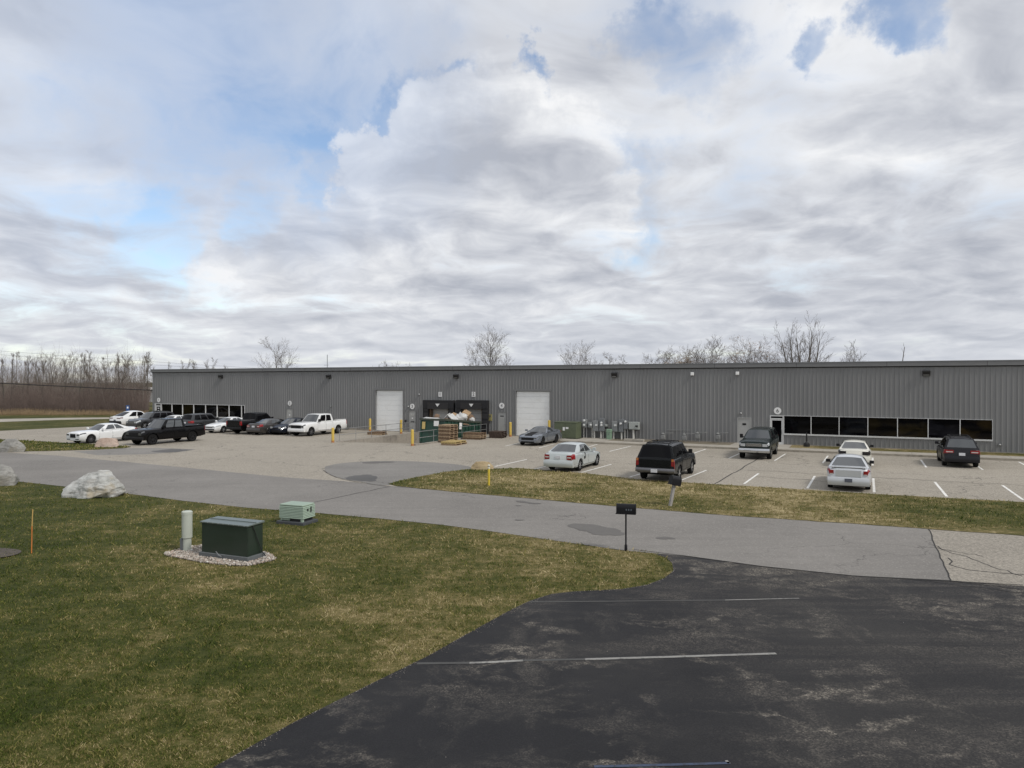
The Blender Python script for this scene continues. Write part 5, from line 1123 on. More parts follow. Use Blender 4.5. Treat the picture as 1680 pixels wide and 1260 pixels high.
g_ = gp(791, 770.5); boulder([(-.68, 0, 0), (-.6, -.2, .25), (-.35, -.2, .44), (.1, -.2, .47), (.4, -.1, .43), (.66, 0, .15), (.66, -.3, -.05), (0, -.5, -.05), (-.66, -.3, -.05), (0, .5, -.05), (.4, .4, .3), (-.3, .4, .4)], g_ + Vector((0, .2, 0)), 0, MR4, 'rounded tan boulder at the tip of the grass verge', 11, .03)

# ------------------------------------------------------------------ lawn furniture
M_tgreen = mat('dark_green_enamel', (.020, .033, .023), .38, var=.12, scale=1.2, dirt=(.026, .036, .028)); M_tlid = mat('skylit_green_lid', (.125, .15, .138), .4, .0, var=.15, scale=1.5); M_base = mat('grey_fibre_base', (.105, .115, .118), .8, var=.15, scale=2, bump=.2)  # lid far paler than the case: light on the top painted in
pf, pl_, pr = gp(406, 924), gp(327.5, 914), gp(430.5, 916.5)
ax = (pf - pl_).normalized(); rzT = math.atan2(ax.y, ax.x); lenT = (pf - pl_).length; depT = .66
t = thing('transformer_box', 'dark green ground transformer box with pale lid on a gravel bed', 'transformer', (pl_.x, pl_.y, 0), rzT)
k = MB(); k.bx((-.02, -.02, 0), (lenT + .02, depT + .02, .15)); k.build('base', M_base, t, bev=.015)
HTX = 1.03
k = MB(); k.bx((.04, .03, .15), (lenT - .04, depT - .03, HTX - .03)); k.bx((lenT - .039, .05, .2), (lenT - .03, depT - .05, HTX - .1)); k.build('case', M_tgreen, t, bev=.012)
k = MB(); k.add([(.0, -.005, HTX - .045), (lenT, -.005, HTX - .045), (lenT, depT + .005, HTX - .03), (0, depT + .005, HTX - .03), (0, -.005, HTX - .012), (lenT, -.005, HTX - .012), (lenT, depT + .005, HTX + .02), (0, depT + .005, HTX + .02)], [(3, 2, 1, 0), (4, 5, 6, 7), (0, 1, 5, 4), (1, 2, 6, 5), (2, 3, 7, 6), (3, 0, 4, 7)])
k.bx((.02, depT * .52, HTX + .012), (lenT - .02, depT * .56, HTX + .028)); k.build('lid', M_tlid, t, bev=.006)
k = MB()
for x in np.linspace(.12, lenT - .12, 9): k.lathe([(0, 0), (.012, 0), (.012, .008), (0, .01)], 8, 0, Matrix.Translation((x, -.006, HTX - .028)) @ Matrix.Rotation(R(90), 4, 'X'))
k.build('bolt', M_galv, t)
k = MB(); k.tube([(lenT - .02, depT * .30, HTX - .02), (lenT + .012, depT * .4, .8), (lenT + .02, depT * .62, .45), (lenT + .05, depT * .8, .18), (lenT + .12, depT * .9, .04)], .012, 6); k.build('cable', M_black, t, smooth=True)
k = MB(); k.tube([(.62, -.02, .22), (.74, -.05, .15), (.86, -.06, .10)], .01, 5); k.tube([(.70, -.03, .12), (.86, -.06, .13)], .008, 5); k.build('tie_strap', M_galv, t)
gv = smooth_poly(G([(262, 910.5), (288, 904), (318, 897), (350, 895), (420, 902), (459, 917), (438, 923), (405, 930), (372, 928.5), (335, 924.5), (294, 917)]), 2)
M_gbed = mat('gravel_dust', (.26, .24, .21), .95, var=.3, scale=20, bump=.5); sheet('gravel_bed', [gv], .012, M_gbed)
gpts = np.array(gv); gmin, gmax = gpts.min(0), gpts.max(0)
def inpoly(pts, poly):
    poly = np.asarray(poly); x, y = pts[:, 0], pts[:, 1]; ins = np.zeros(len(pts), bool); j = len(poly) - 1
    for i in range(len(poly)):
        xi, yi, xj, yj = *poly[i], *poly[j]
        c_ = ((yi > y) != (yj > y)); 
        with np.errstate(divide='ignore', invalid='ignore'): c_ &= x < (xj - xi) * (y - yi) / (yj - yi + 1e-12) + xi
        ins ^= c_; j = i
    return ins
nr = np.random.default_rng(5)
def m_stones():
    m = bpy.data.materials.new('river_pebbles'); b = NB(nt(m)); at = b.add('ShaderNodeAttribute', attribute_name='rnd')
    b.out(b.ramp(at.outputs['Fac'], [(0, (.12, .105, .09)), (.25, (.30, .26, .22)), (.55, (.46, .43, .38)), (.8, (.38, .29, .23)), (1, (.66, .64, .60))]), .8, 0, .3); return m
def pebbles(pts, rad, m, name, label):
    ico = bmesh.new(); bmesh.ops.create_icosphere(ico, subdivisions=1, radius=1); iv = np.array([v.co[:] for v in ico.verts]); it = np.array([[v.index for v in f.verts] for f in ico.faces]); ico.free()
    n = len(pts); sc_ = rad * nr.uniform(.55, 1.5, (n, 1, 1)) * nr.uniform(.6, 1.25, (n, 1, 3)); a = nr.uniform(0, 6.28, n); jit = 1 + nr.uniform(-.22, .22, (n, len(iv), 1))
    v = iv[None] * jit * sc_; ca, sa = np.cos(a)[:, None], np.sin(a)[:, None]; x = v[..., 0] * ca - v[..., 1] * sa; y = v[..., 0] * sa + v[..., 1] * ca
    v = np.stack([x, y, v[..., 2] * .75], -1) + pts[:, None, :]; tr = it[None] + (np.arange(n) * len(iv))[:, None, None]
    o = raw_mesh(name, v.reshape(-1, 3), tr.reshape(-1, 3), m, np.repeat(nr.uniform(0, 1, n), len(iv))); return tag(o, label, None, None, 'stuff')
q = nr.uniform(gmin, gmax, (9000, 2)); q = q[inpoly(q, gv)]
loc = np.array([(Matrix.Rotation(-rzT, 4, 'Z') @ Vector((x - pl_.x, y - pl_.y, 0)))[:2] for x, y in q]); keep = ~((loc[:, 0] > -.02) & (loc[:, 0] < lenT + .02) & (loc[:, 1] > -.02) & (loc[:, 1] < depT + .02)); q = q[keep][:5200]
pebbles(np.column_stack([q, np.full(len(q), .025) + nr.uniform(-.01, .02, len(q))]), .024, m_stones(), 'gravel', 'pale river pebbles round the transformer box')
g_ = gp(306.5, 904.5); h = CH - (838.4 - HZ) * g_.y / F; M_pw = mat('pale_grey_green_plastic', (.44, .47, .41), .5, var=.05)
t = thing('cable_post', 'pale grey green round cable post beside the transformer box', 'post', g_, 0)
k = MB(); k.lathe([(.118, -.05), (.118, .40), (.145, .405), (.145, h - .10), (.150, h - .095), (.150, h - .02), (.12, h), (0, h + .005)], 28, 0, cap=False); k.build('post', M_pw, t, smooth=True)
k = MB(); k.box((-.13, -.03, .20), (.09, .12, .38)); k.build('side_duct', M_base, t, bev=.01)
g_ = gp(487.5, 857.5); t = thing('louvred_pedestal', 'pale green louvred utility housing on a dark base near the street', 'utility housing', g_, rzT + .03)
M_lgreen = mat('mint_green_plastic', (.29, .37, .295), .55, var=.08, scale=2)
k = MB(); k.bx((-.58, -.42, -.03), (.58, .42, .10)); k.build('base', mat('dark_base', (.055, .06, .065), .8, var=.2), t, bev=.02)
k = MB(); zc = .15; nL = 8
for q_ in range(nL):
    z0 = .20 + q_ * .054; k.bx((-.50, -.33, z0), (.50, .33, z0 + .018)); k.add([(-.50 - .015, -.345, z0 + .018), (.515, -.345, z0 + .018), (.515, .345, z0 + .018), (-.515, .345, z0 + .018), (-.49, -.325, z0 + .053), (.49, -.325, z0 + .053), (.49, .325, z0 + .053), (-.49, .325, z0 + .053)], [(3, 2, 1, 0), (4, 5, 6, 7), (0, 1, 5, 4), (1, 2, 6, 5), (2, 3, 7, 6), (3, 0, 4, 7)])
k.build('louvre', M_lgreen, t)
k = MB(); k.bx((-.50, -.34, .632), (.50, .34, .69)); k.build('lid', M_lgreen, t, bev=.03); k = MB(); k.bx((-.44, -.28, .10), (.44, .28, .2)); k.build('vent_gap', M_black, t)
k = MB()
for x in np.linspace(-.42, -.1, 6): k.bx((x - .015, -.335, .13), (x + .015, -.28, .2))
k.bx((.40, -.335, .10), (.48, -.25, .2)); k.bx((-.48, -.30, .10), (-.44, -.25, .2)); k.build('foot', M_lgreen, t)
k = MB(); k.bx((.516, -.12, .46), (.522, -.05, .54)); k.bx((.516, .06, .40), (.522, .12, .58)); k.build('latch', M_black, t)
g_ = gp(51, 908); h = CH - (836 - HZ) * g_.y / F; t = thing('marker_stake', 'thin orange marker stake standing in the lawn at left', 'stake', g_, 0)
k = MB(); k.tube([(0, 0, -.05), (.015, 0, h * .62)], .014, 6); k.build('lower_rod', mat('orange_plastic', (.60, .20, .045), .5), t); k = MB(); k.tube([(.015, 0, h * .62), (.04, 0, h)], .014, 6); k.build('upper_rod', mat('pale_orange', (.55, .36, .12), .5), t)
def mailbox(base, hb, ht, wl, lean, rz, m, post_r, label, square=None, along=True):
    t = thing('mailbox', label, 'mailbox', base, rz); T = Matrix.Rotation(lean, 4, 'Y')
    k = MB()
    if square: k.box((0, 0, hb / 2), (square, square, hb), 0, 0); k.v = [tuple(T @ Vector(v)) for v in k.v]; k.build('post', square_m, t, bev=.01)
    else:
        k.lathe([(.045, 0), (.042, .16), (post_r, .2), (post_r, hb)], 12, 0, T, cap=True); k.build('post', m, t, smooth=True)
    H_ = ht - hb; w_ = H_ * .72; prof_ = [(-w_ / 2, 0), (w_ / 2, 0), (w_ / 2, H_ * .55)] + [(w_ / 2 * math.cos(a_), H_ * .55 + H_ * .45 * math.sin(a_)) for a_ in np.linspace(0, math.pi, 10)[1:-1]] + [(-w_ / 2, H_ * .55)]
    k = MB(); n = len(prof_); ends = (-wl / 2, wl / 2); vs = [(x, y, hb + z) for x in ends for y, z in prof_]; k.add(vs, [tuple(range(n)), tuple(range(n, 2 * n))[::-1]] + [(i, (i + 1) % n, n + (i + 1) % n, n + i) for i in range(n)])
    k.bx((-wl / 2 - .02, -w_ / 2 - .012, hb - .02), (wl / 2 + .02, w_ / 2 + .012, hb - .001)); k.v = [tuple(T @ Vector(v)) for v in k.v]; bx_ = k.build('box', m, t, smooth=True, ang=30)
    k = MB(); vs = [(wl / 2 + dx, y * 1.06, hb + z * 1.04) for dx in (.002, .02) for y, z in prof_]; k.add(vs, [tuple(range(n)), tuple(range(n, 2 * n))[::-1]] + [(i, (i + 1) % n, n + (i + 1) % n, n + i) for i in range(n)]); k.v = [tuple(T @ Vector(v)) for v in k.v]; k.build('door', m, t)
    if along:
        k = MB()
        for x in (.02, .09, .16): k.box((x, -w_ / 2 - .004, hb + H_ * .42), (.035, .004, .05))
        k.build('house_numeral', mat('dull_blue_grey', (.09, .11, .13), .5), t)
    return t
square_m = mat('weathered_post', (.30, .285, .265), .85, var=.25, scale=6)
M_mail = mat('black_enamel', (.008, .008, .010), .45, spec=.25, var=.15)
g_ = gp(1027, 904); hb = CH - (842 - HZ) * g_.y / F; ht = CH - (826.5 - HZ) * g_.y / F
mailbox(g_, hb, ht, .55, 0, R(-14), M_mail, .024, 'black mailbox on a slim black post at the driveway mouth')
g_ = gp(1099.5, 831); hb = CH - (795 - HZ) * g_.y / F; ht = CH - (780 - HZ) * g_.y / F
mailbox(g_, hb, ht, .42, R(13), R(25), M_mail, .03, 'black mailbox leaning right on a weathered post in the grass verge', .11, False)
g_ = gp(802, 797.5); h = CH - (762 - HZ) * g_.y / F; t = thing('marker_post', 'slim yellow marker post with white top in the grass verge', 'post', g_, 0)
k = MB(); k.lathe([(.055, -.05), (.055, h * .80)], 14); k.build('post', mat('bright_yellow', (.62, .47, .05), .5, var=.1), t, smooth=True); k = MB(); k.lathe([(.057, h * .80), (.057, h * .96), (.04, h), (0, h)], 14, 0, cap=False); k.build('white_cap', mat('pale_band', (.62, .60, .50), .5), t, smooth=True); k = MB(); k.lathe([(.058, h * .90), (.058, h * .925)], 14, 0); k.build('dark_band', M_black, t)
# blue accessible parking sign at the far corner
g_ = gp(209.5, 690); zc = CH - (669.5 - HZ) * g_.y / F; t = thing('parking_sign', 'small blue sign on a post beyond the white crossover', 'sign', g_, R(20))
k = MB(); k.tube([(0, 0, 0), (0, 0, zc + .35)], .03, 6); k.build('post', M_galv, t); k = MB(); k.bx((-.2, -.05, zc - .40), (.2, -.035, zc + .36)); k.build('sign_plate', mat('sign_blue', (.03, .09, .26), .5), t); k = MB(); k.bx((-.09, -.056, zc - .05), (.09, -.051, zc + .18)); k.build('white_symbol', M_signw, t)
k = MB(); k.bx((-.22, -.05, zc - .62), (.22, -.03, zc - .43)); k.build('lower_plate', M_ink, t)
# scattered leaves on the lawn
k = MB()
for px, py in ((650, 985), (712, 970), (1035, 830), (440, 1148), (385, 1192), (425, 1155), (610, 960), (300, 1100), (180, 890)):
    pass
# ------------------------------------------------------------------ grass blades
lawn_poly = np.array([(-60, 2), (-9, 2)] + [tuple(p) for p in dp] + [tuple(p) for p in G([q for q in street_near if q[0] <= 1025])[::-1]] + [(-60, 30)])
def blades(n, poly, y0, y1, hgt, wid, z, holes=(), xr=None, pw=1.0):
    y = 1 / nr.uniform(1 / y1, 1 / y0, n) if pw == 1 else nr.uniform(y0, y1, n)
    x = nr.uniform(-.80, .80, n) * y if xr is None else nr.uniform(*xr, n)
    p = np.column_stack([x, y]); k = inpoly(p, poly)
    for h_ in holes: k &= ~inpoly(p, h_)
    p = p[k]; n = len(p); s_ = np.maximum(1, p[:, 1] / 11.0)
    cl = np.array([noise.noise(Vector((a_ * 3.1, c_ * 3.1, 4))) + .6 * noise.noise(Vector((a_ * 8, c_ * 8, 7))) for a_, c_ in p]); H_ = hgt * np.clip(1 + 1.1 * cl, .35, 2.2) * nr.uniform(.5, 1.35, n) * np.minimum(s_, 2.0) ** .5; w_ = wid * nr.uniform(.7, 1.4, n) * s_; a = nr.uniform(0, 6.283, n); lx = nr.normal(0, .55, n) * H_; ly = nr.normal(0, .55, n) * H_
    dx, dy = np.cos(a) * w_ / 2, np.sin(a) * w_ / 2
    A = np.column_stack([p[:, 0] - dx, p[:, 1] - dy, np.full(n, z - .004)]); B = np.column_stack([p[:, 0] + dx, p[:, 1] + dy, np.full(n, z - .004)])
    Mv = np.column_stack([p[:, 0] + lx * .4 + dx * .55, p[:, 1] + ly * .4 + dy * .55, z + H_ * .6]); T = np.column_stack([p[:, 0] + lx, p[:, 1] + ly, z + H_])
    v = np.stack([A, B, Mv, T], 1).reshape(-1, 3); i = np.arange(n)[:, None] * 4; t_ = np.concatenate([i + np.array([0, 1, 2]), i + np.array([0, 2, 3])], 0)
    return v, t_, np.repeat(nr.uniform(0, 1, n), 4)
ped = [tuple((gp(487.5, 857.5) + Matrix.Rotation(rzT, 3, 'Z') @ Vector((a_, c_, 0)))[:2]) for a_, c_ in ((-.6, -.44), (.6, -.44), (.6, .44), (-.6, .44))]
v, t_, a_ = blades(330000, np.array(ragged([tuple(q_) for q_ in lawn_poly], .085, .16)), 8.6, 40, .034, .0085, 0, [gv, ped])
tag(raw_mesh('lawn_grass', v, t_, M_blade, a_), 'short patchy green and straw coloured lawn grass', None, None, 'stuff')
v, t_, a_ = blades(120000, np.array(verge_w), 24, 44, .036, .010, .022, (), (-9, 46), 0)
tag(raw_mesh('verge_grass', v, t_, M_blade, a_), 'short brownish grass on the verge between street and lot', None, None, 'stuff')
v, t_, a_ = blades(26000, np.array(island_w), 50, 70, .05, .012, .022, (), (-52, -26), 0)
tag(raw_mesh('island_grass', v, t_, M_blade, a_), 'short grass on the small island by the far boulders', None, None, 'stuff')
# soil spill at far left of the lawn
sheet('bare_earth', [smooth_poly(G([(-40, 902), (0, 900), (30, 903), (37, 907), (20, 914), (-40, 922)]), 2)], .03, mat('earth', (.075, .062, .05), .95, var=.3, scale=5, bump=.5))
# tiny pebbles and grit on the sealed driveway
y = 1 / nr.uniform(1 / 21, 1 / 9, 350); x = nr.uniform(-.2, .8, 350) * y; p = np.column_stack([x, y]); p = p[~inpoly(p, lawn_poly)]; p = p[p[:, 1] < 20.5][:40]
eg = []                                            # crumbled edge between lawn and driveway
for a_, c_ in zip(dp[1:-1], dp[2:]):
    n_ = int(math.hypot(c_[0] - a_[0], c_[1] - a_[1]) * 55)
    tt = nr.uniform(0, 1, n_); dn = (c_[1] - a_[1], -(c_[0] - a_[0])); l_ = math.hypot(*dn) + 1e-6; of = np.abs(nr.normal(0, .05, n_)) * (0.4 + 1.6 * (np.sin(tt * 9 + a_[0]) > .2))
    eg.append(np.column_stack([a_[0] + (c_[0] - a_[0]) * tt + dn[0] / l_ * of, a_[1] + (c_[1] - a_[1]) * tt + dn[1] / l_ * of]))
p = np.concatenate([p] + eg)
pebbles(np.column_stack([p, np.full(len(p), .006)]), .0045, m_stones(), 'grit', 'loose pale grit scattered on the dark driveway')

# ------------------------------------------------------------------ bare trees
M_bark = mat('grey_bark', (.125, .11, .095), .9, var=.25, scale=4); M_twig = mat('grey_twig', (.15, .125, .105), .9, var=.2, scale=2); M_twigr = mat('reddish_twig', (.135, .088, .072), .9, var=.3, scale=.6); M_leafb = mat('dead_leaf', (.20, .105, .045), .9, var=.35, scale=3); M_barkp = mat('pale_bark', (.205, .185, .165), .9, var=.25, scale=1.5); M_bud = mat('budding_twig', (.22, .155, .085), .9, var=.25)
def grow(tr, cr, rnd, p, d, ln, r, lvl, P_, tips):
    nseg = max(3, int(ln / P_['seg'])); pts = [p.copy()]; rad = [r]; kids = []
    for i in range(nseg):
        d = (d + Vector((rnd.gauss(0, 1), rnd.gauss(0, 1), rnd.gauss(0, .6))) * (P_['wob'] * (.45 if lvl == 0 else 1)) + Vector((0, 0, P_['up'] if lvl else .02))).normalized()
        p = p + d * (ln / nseg); pts.append(p.copy()); f = (i + 1) / nseg; rad.append(max(P_['rmin'] * .6, r * (1 - f * (.72 if lvl < P_['lv'] else .85))))
        if lvl < P_['lv'] and f > (P_['clear'] if lvl == 0 else .18):
            for _ in range(P_['kids'][lvl]):
                if rnd.random() < P_['prob'][lvl]: kids.append((p.copy(), d.copy(), f, rad[-1]))
    (tr if lvl <= P_['tl'] else cr).tube(pts, rad, 6 if lvl == 0 else (4 if lvl == 1 else 3), 0, False)
    tips.append(pts[-1])
    for kp, kd, f, kr in kids:
        az = rnd.uniform(0, 2 * math.pi); o_ = kd.orthogonal().normalized(); o_ = Matrix.Rotation(az, 3, kd) @ o_; an = R(rnd.uniform(*P_['ang'][lvl]))
        nd = (kd * math.cos(an) + o_ * math.sin(an)).normalized()
        if lvl == 0: L2 = P_['h'] * P_['br'] * (1.1 - .65 * f) * rnd.uniform(.7, 1.2)
        else: L2 = ln * rnd.uniform(.35, .62) * (1.1 - .4 * f)
        grow(tr, cr, rnd, kp, nd, max(.35, L2), max(P_['rmin'], kr * rnd.uniform(.34, .5)), lvl + 1, P_, tips)
def tree(px, top, o, P0, label, group=None, seed=1, stems=1, leaves=0, name='bare_tree', mats_=None, ground=None):
    t_ = wt(px, -o) if ground is None else ground; base = Vector(((px - 840) / F * t_, t_, 0)); h = CH + (HZ - top) * t_ / F
    P_ = dict(seg=.7, wob=.045, up=.035, rmin=.014, lv=3, tl=1, clear=.35, kids=(2, 3, 3), prob=(.85, .64, .60), ang=((25, 50), (25, 55), (20, 60)), br=.42, h=h, r=h * .013); P_.update(P0); rnd = random.Random(seed)
    T = thing(name, label, 'tree', base, 0, group); tr, cr, tips = MB(), MB(), []
    for s in range(stems):
        a = 2 * math.pi * s / stems + rnd.random(); ln = R(P_.get('lean', 12)) if stems > 1 else R(2)
        d = Vector((math.cos(a) * math.sin(ln), math.sin(a) * math.sin(ln), math.cos(ln))); grow(tr, cr, rnd, Vector((0, 0, 0)), d, h * (1 if s == 0 else rnd.uniform(.8, 1)) * P_.get('trunk', .93), P_['r'] * (1 if stems == 1 else .7), 0, P_, tips)
    zm = max(v[2] for v in cr.v + tr.v); f = h / zm; tr.v = [(x * f, y * f, z * f) for x, y, z in tr.v]; cr.v = [(x * f, y * f, z * f) for x, y, z in cr.v]
    m1, m2 = mats_ or (M_bark, M_twig)
    tr.build('trunk', m1, T, fixn=False)
    if cr.v: cr.build('crown', m2, T, fixn=False)
    if leaves:
        k = MB()
        for q_ in range(leaves):
            c_ = rnd.choice(tips) * f; c_ = c_ + Vector((rnd.gauss(0, .12), rnd.gauss(0, .12), rnd.gauss(0, .12))); a_ = Vector((rnd.gauss(0, 1), rnd.gauss(0, 1), rnd.gauss(0, 1))).normalized() * .10; e_ = a_.orthogonal().normalized() * .05; k.add([c_ - a_, c_ + e_, c_ + a_, c_ - e_], [(0, 1, 2, 3)])
        k.build('leaves', M_leafb if leaves < 2000 else M_bud, T, fixn=False)
    return T
GB = 'bare trees behind the warehouse'
tree(459, 549, 42, dict(clear=.30, ang=((25, 48), (25, 50), (20, 55)), br=.5, trunk=.9, wob=.06), 'bare tree with fan shaped crown, leftmost lone tree above the roof', GB, 51)
tree(627, 588, 46, dict(clear=.3, br=.5), 'low bare treetop just clearing the roof left of the docks', GB, 4, 3); tree(655, 592, 46, dict(clear=.3, br=.55), 'low wide bare treetop beside another above the left overhead door', GB, 5, 3)
tree(801, 528, 41, dict(clear=.38, ang=((20, 42), (25, 45), (20, 50)), br=.48, trunk=.92, wob=.06, r=.17), 'tall oval bare tree above the docks', GB, 8)
tree(780, 566, 43, dict(clear=.4, br=.4), 'small bare tree left of the tall oval tree', GB, 9); tree(829, 577, 45, dict(clear=.4, br=.45), 'small leaning bare tree right of the tall oval tree', GB, 10)
tree(951, 554, 41, dict(clear=.35, ang=((18, 40), (25, 50), (20, 50)), br=.5), 'mid sized bare tree with forked crown above the electric boxes', GB, 12, 2)
tree(1000, 576, 46, dict(clear=.5, br=.25), 'thin bare treetop right of the forked crown', GB, 13); tree(1022, 580, 48, dict(clear=.55, br=.2), 'thinnest bare treetop, alone above the gas meters', GB, 14)
for q_, (px, tp) in enumerate(((1058, 578), (1079, 572), (1098, 575), (1113, 564))): tree(px, tp, 44 + q_ * 2, dict(clear=.35, br=.4), ['slim bare tree at left end of the tree clump', 'slim bare tree second from left in the clump', 'slim bare tree third from left in the clump', 'slim bare tree beside the tan budding shrub'][q_], GB, 20 + q_, 2, 0, 'bare_tree')
tree(1122, 576, 42, dict(clear=.3, br=.5, kids=(2, 3, 3)), 'tan budding shrub top in the tree clump above the roof', GB, 26, 4, 2600, 'budding_tree', (M_bark, M_bud))
tree(1150, 548, 40, dict(clear=.3, br=.5, ang=((18, 42), (25, 50), (20, 50))), 'spreading bare tree right of the tan shrub', GB, 27, 3)
tree(1210, 545, 38, dict(clear=.25, br=.55, kids=(2, 3, 2), ang=((25, 55), (25, 55), (20, 55)), r=.2, lean=16), 'broad dark bare tree keeping a few brown leaves', GB, 28, 3, 420)
tree(1180, 570, 39, dict(clear=.3, br=.5), 'low bare tree left of the leafy broad one', GB, 29, 2); tree(1243, 568, 39, dict(clear=.3, br=.5), 'low bare tree right of the leafy broad one', GB, 30, 2)
tree(1318, 506, 36, dict(clear=.22, br=.34, ang=((14, 30), (20, 40), (18, 45)), wob=.05, r=.26, lean=13, kids=(1, 2, 2), prob=(.9, .6, .5), trunk=.95), 'tallest bare tree with many upright stems', GB, 33, 7)
tree(1283, 545, 37, dict(clear=.3, br=.4, lean=20), 'bare tree leaning left at the foot of the tallest one', GB, 34, 2)
tree(1388, 556, 42, dict(clear=.35, br=.45, ang=((18, 40), (25, 50), (20, 50))), 'bare tree alone right of the tallest tree', GB, 36, 2); tree(1352, 580, 44, dict(clear=.35, br=.5), 'low bare scrub tree between the two right trees', GB, 37, 2)
tree(1475, 562, 42, dict(clear=.75, br=.06, lv=2, kids=(1, 1, 1)), 'single bare pole-like treetop, rightmost above the roof', GB, 38)
# woodland edge at the far left
pop = dict(clear=.22, br=.24, ang=((14, 30), (15, 36), (18, 42)), lv=3, kids=(2, 3, 3), prob=(.75, .6, .55), wob=.03, seg=.7, rmin=.012, trunk=.97, r=.11)
wx = [-30, -12, 6, 18, 25, 36, 44, 58, 68, 76, 88, 97, 106, 118, 128, 136, 147, 152, 163, 176, 186, 194, 204, 216, 226, 233, 241, 262, 297, 306, 318, 333, 340, 372]
wtp = [585, 590, 588, 580, 577, 592, 582, 586, 579, 581, 577, 574, 588, 584, 580, 576, 574, 585, 590, 577, 582, 577, 580, 588, 576, 579, 576, 590, 590, 588, 592, 583, 590, 598]
near_w = {25: 'slender bare tree standing tall at far left of the wood', 88: 'slim bare tree with straight twin leaders in the wood', 147: 'tallest slim bare tree in the middle of the wood', 186: 'pale trunked slim bare tree right of the wood middle', 233: 'slim bare tree just left of the warehouse corner'}
for q_, (px, tp) in enumerate(zip(wx, wtp)):
    P1 = dict(pop); P1['br'] = rng.uniform(.16, .28); P1['clear'] = rng.uniform(.15, .35)
    tree(px, tp + rng.uniform(-2, 2), 0, P1, near_w.get(px, 'slender bare tree rising from the brown thicket at left' if px < 250 else 'thin bare treetop showing over the left end of the roof'), 'slender bare trees of the left wood' if px < 250 else GB, 100 + q_, rng.choice((1, 1, 2)), 0, 'bare_tree', (M_barkp if q_ % 3 == 1 else M_bark, M_twig), rng.uniform(112, 126) if px < 250 else rng.uniform(128, 140))
# thicket (one mass) : thin stems with side twigs
def thicket(n, y0, y1, x0, x1, h0, h1, r, m, name, label, tw=3, seed=3, flare=.25, edge=True):
    g = np.random.default_rng(seed); y = g.uniform(y0, y1, n); x = g.uniform(x0, x1, n)
    hv = np.array([noise.noise(Vector((a_ * .12, c_ * .12, seed))) for a_, c_ in zip(x, y)]); H_ = (lerp(h0, h1, .5) + (h1 - h0) * .5 * hv * 1.8) * g.uniform(.45, 1.2, n)
    if edge: kk = x < -.512 * y; x, y, H_ = x[kk], y[kk], H_[kk]; n = len(x)
    B = np.column_stack([x, y, np.zeros(n)]); D_ = np.column_stack([g.normal(0, .14, n), g.normal(0, .14, n), np.ones(n)]); T = B + D_ * H_[:, None]
    S_, E_, RR = [B], [T], [np.full(n, r)]
    for q in range(tw):
        f = g.uniform(.25, .9, n)[:, None]; s = B + (T - B) * f; d = np.column_stack([g.normal(0, flare * 1.6, n), g.normal(0, flare * 1.6, n), g.uniform(.4, 1, n)]); S_.append(s); E_.append(s + d * (H_ * g.uniform(.18, .45, n))[:, None]); RR.append(np.full(n, r * .6))
    S_, E_, RR = np.concatenate(S_), np.concatenate(E_), np.concatenate(RR); N_ = len(S_); a = g.uniform(0, 6.28, N_)
    vs = []
    for k_ in range(3): vs.append(S_ + np.column_stack([np.cos(a + k_ * 2.094) * RR, np.sin(a + k_ * 2.094) * RR, np.zeros(N_)]))
    v = np.stack(vs + [E_], 1).reshape(-1, 3); i = np.arange(N_)[:, None] * 4; t_ = np.concatenate([i + np.array(q) for q in ((0, 1, 3), (1, 2, 3), (2, 0, 3))], 0)
    return tag(raw_mesh(name, v, t_, m), label, None, None, 'stuff')
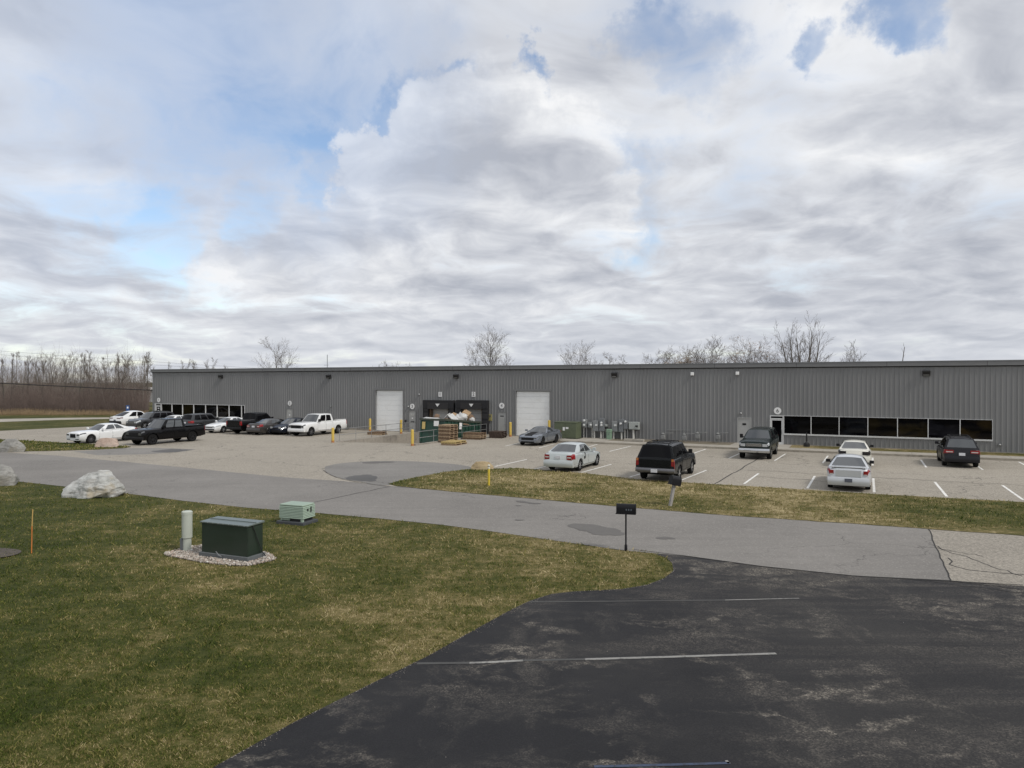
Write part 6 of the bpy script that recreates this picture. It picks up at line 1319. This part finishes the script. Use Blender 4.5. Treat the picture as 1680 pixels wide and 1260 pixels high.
M_thick = mat('thicket_stems', (.118, .092, .080), .95, spec=.1, var=.55, scale=.12); M_thick2 = mat('grey_thicket_stems', (.19, .165, .145), .95, spec=.1, var=.3, scale=.25); M_straw = mat('dry_straw', (.25, .185, .11), .95, spec=.1, var=.3, scale=.4)
thicket(11000, 106, 124, -120, -47, 2.6, 5.8, .018, M_thick, 'thicket', 'dense reddish brown thicket below the bare trees at left', 4, 3)
thicket(7000, 120, 150, -150, -40, 5.0, 9.0, .02, M_thick2, 'far_thicket', 'greyish brush and young stems behind the thicket', 4, 4)
thicket(1800, 122, 150, -150, -40, 7.5, 10.5, .028, M_thick2, 'far_wood', 'tangled bare saplings behind the left thicket', 9, 9, .16)
thicket(9000, 103.8, 107, -118, -47, .35, 1.15, .013, M_straw, 'tall_dry_grass', 'tall straw coloured dry grass along the foot of the thicket', 2, 5, .4)
# far pale-roofed building beyond the wood
x0, x1 = (178 - 840) / F * 170, (330 - 840) / F * 170; t = thing('distant_building', 'distant low building with white roof behind the bare trees', 'building', ((x0 + x1) / 2, 170, 0), 0)
w_ = (x1 - x0) / 2; k = MB(); k.bx((-w_, 0, 0), (w_, 15, 3.0)); k.build('wall', mat('distant_wall', (.34, .35, .36), .8, var=.15, scale=.1), t); k = MB(); k.bx((-w_ - .5, -.5, 3.0), (w_ + .5, 15.5, 3.45)); k.build('roof', M_signw, t)
k = MB(); k.bx((3.5, -.06, 0), (5.0, -.01, 1.9)); k.bx((6.0, -.06, 0), (7.8, -.01, 2.0)); k.build('door', M_signw, t)
# overhead wires
def wire(a, c, sag, r, label):
    pts = [a.lerp(c, i / 24) - Vector((0, 0, 4 * sag * (i / 24) * (1 - i / 24))) for i in range(25)]; k = MB(); k.tube(pts, r, 5); return tag(k.build('overhead_wire', M_black, smooth=True), label, 'wire')
def pt3(px, py, Y): return Vector(((px - 840) / F * Y, Y, CH - (py - HZ) * Y / F))
wire(pt3(-260, 613, 84), LC + Vector((-.05, .2, 3.9)), .12, .05, 'dark overhead cable sagging to the left end of the warehouse')
wire(pt3(-260, 556, 120), pt3(560, 612, 150), .3, .016, 'upper thin wire crossing the sky above the wood'); wire(pt3(-260, 563, 120), pt3(560, 616, 150), .3, .016, 'lower thin wire crossing the sky above the wood')
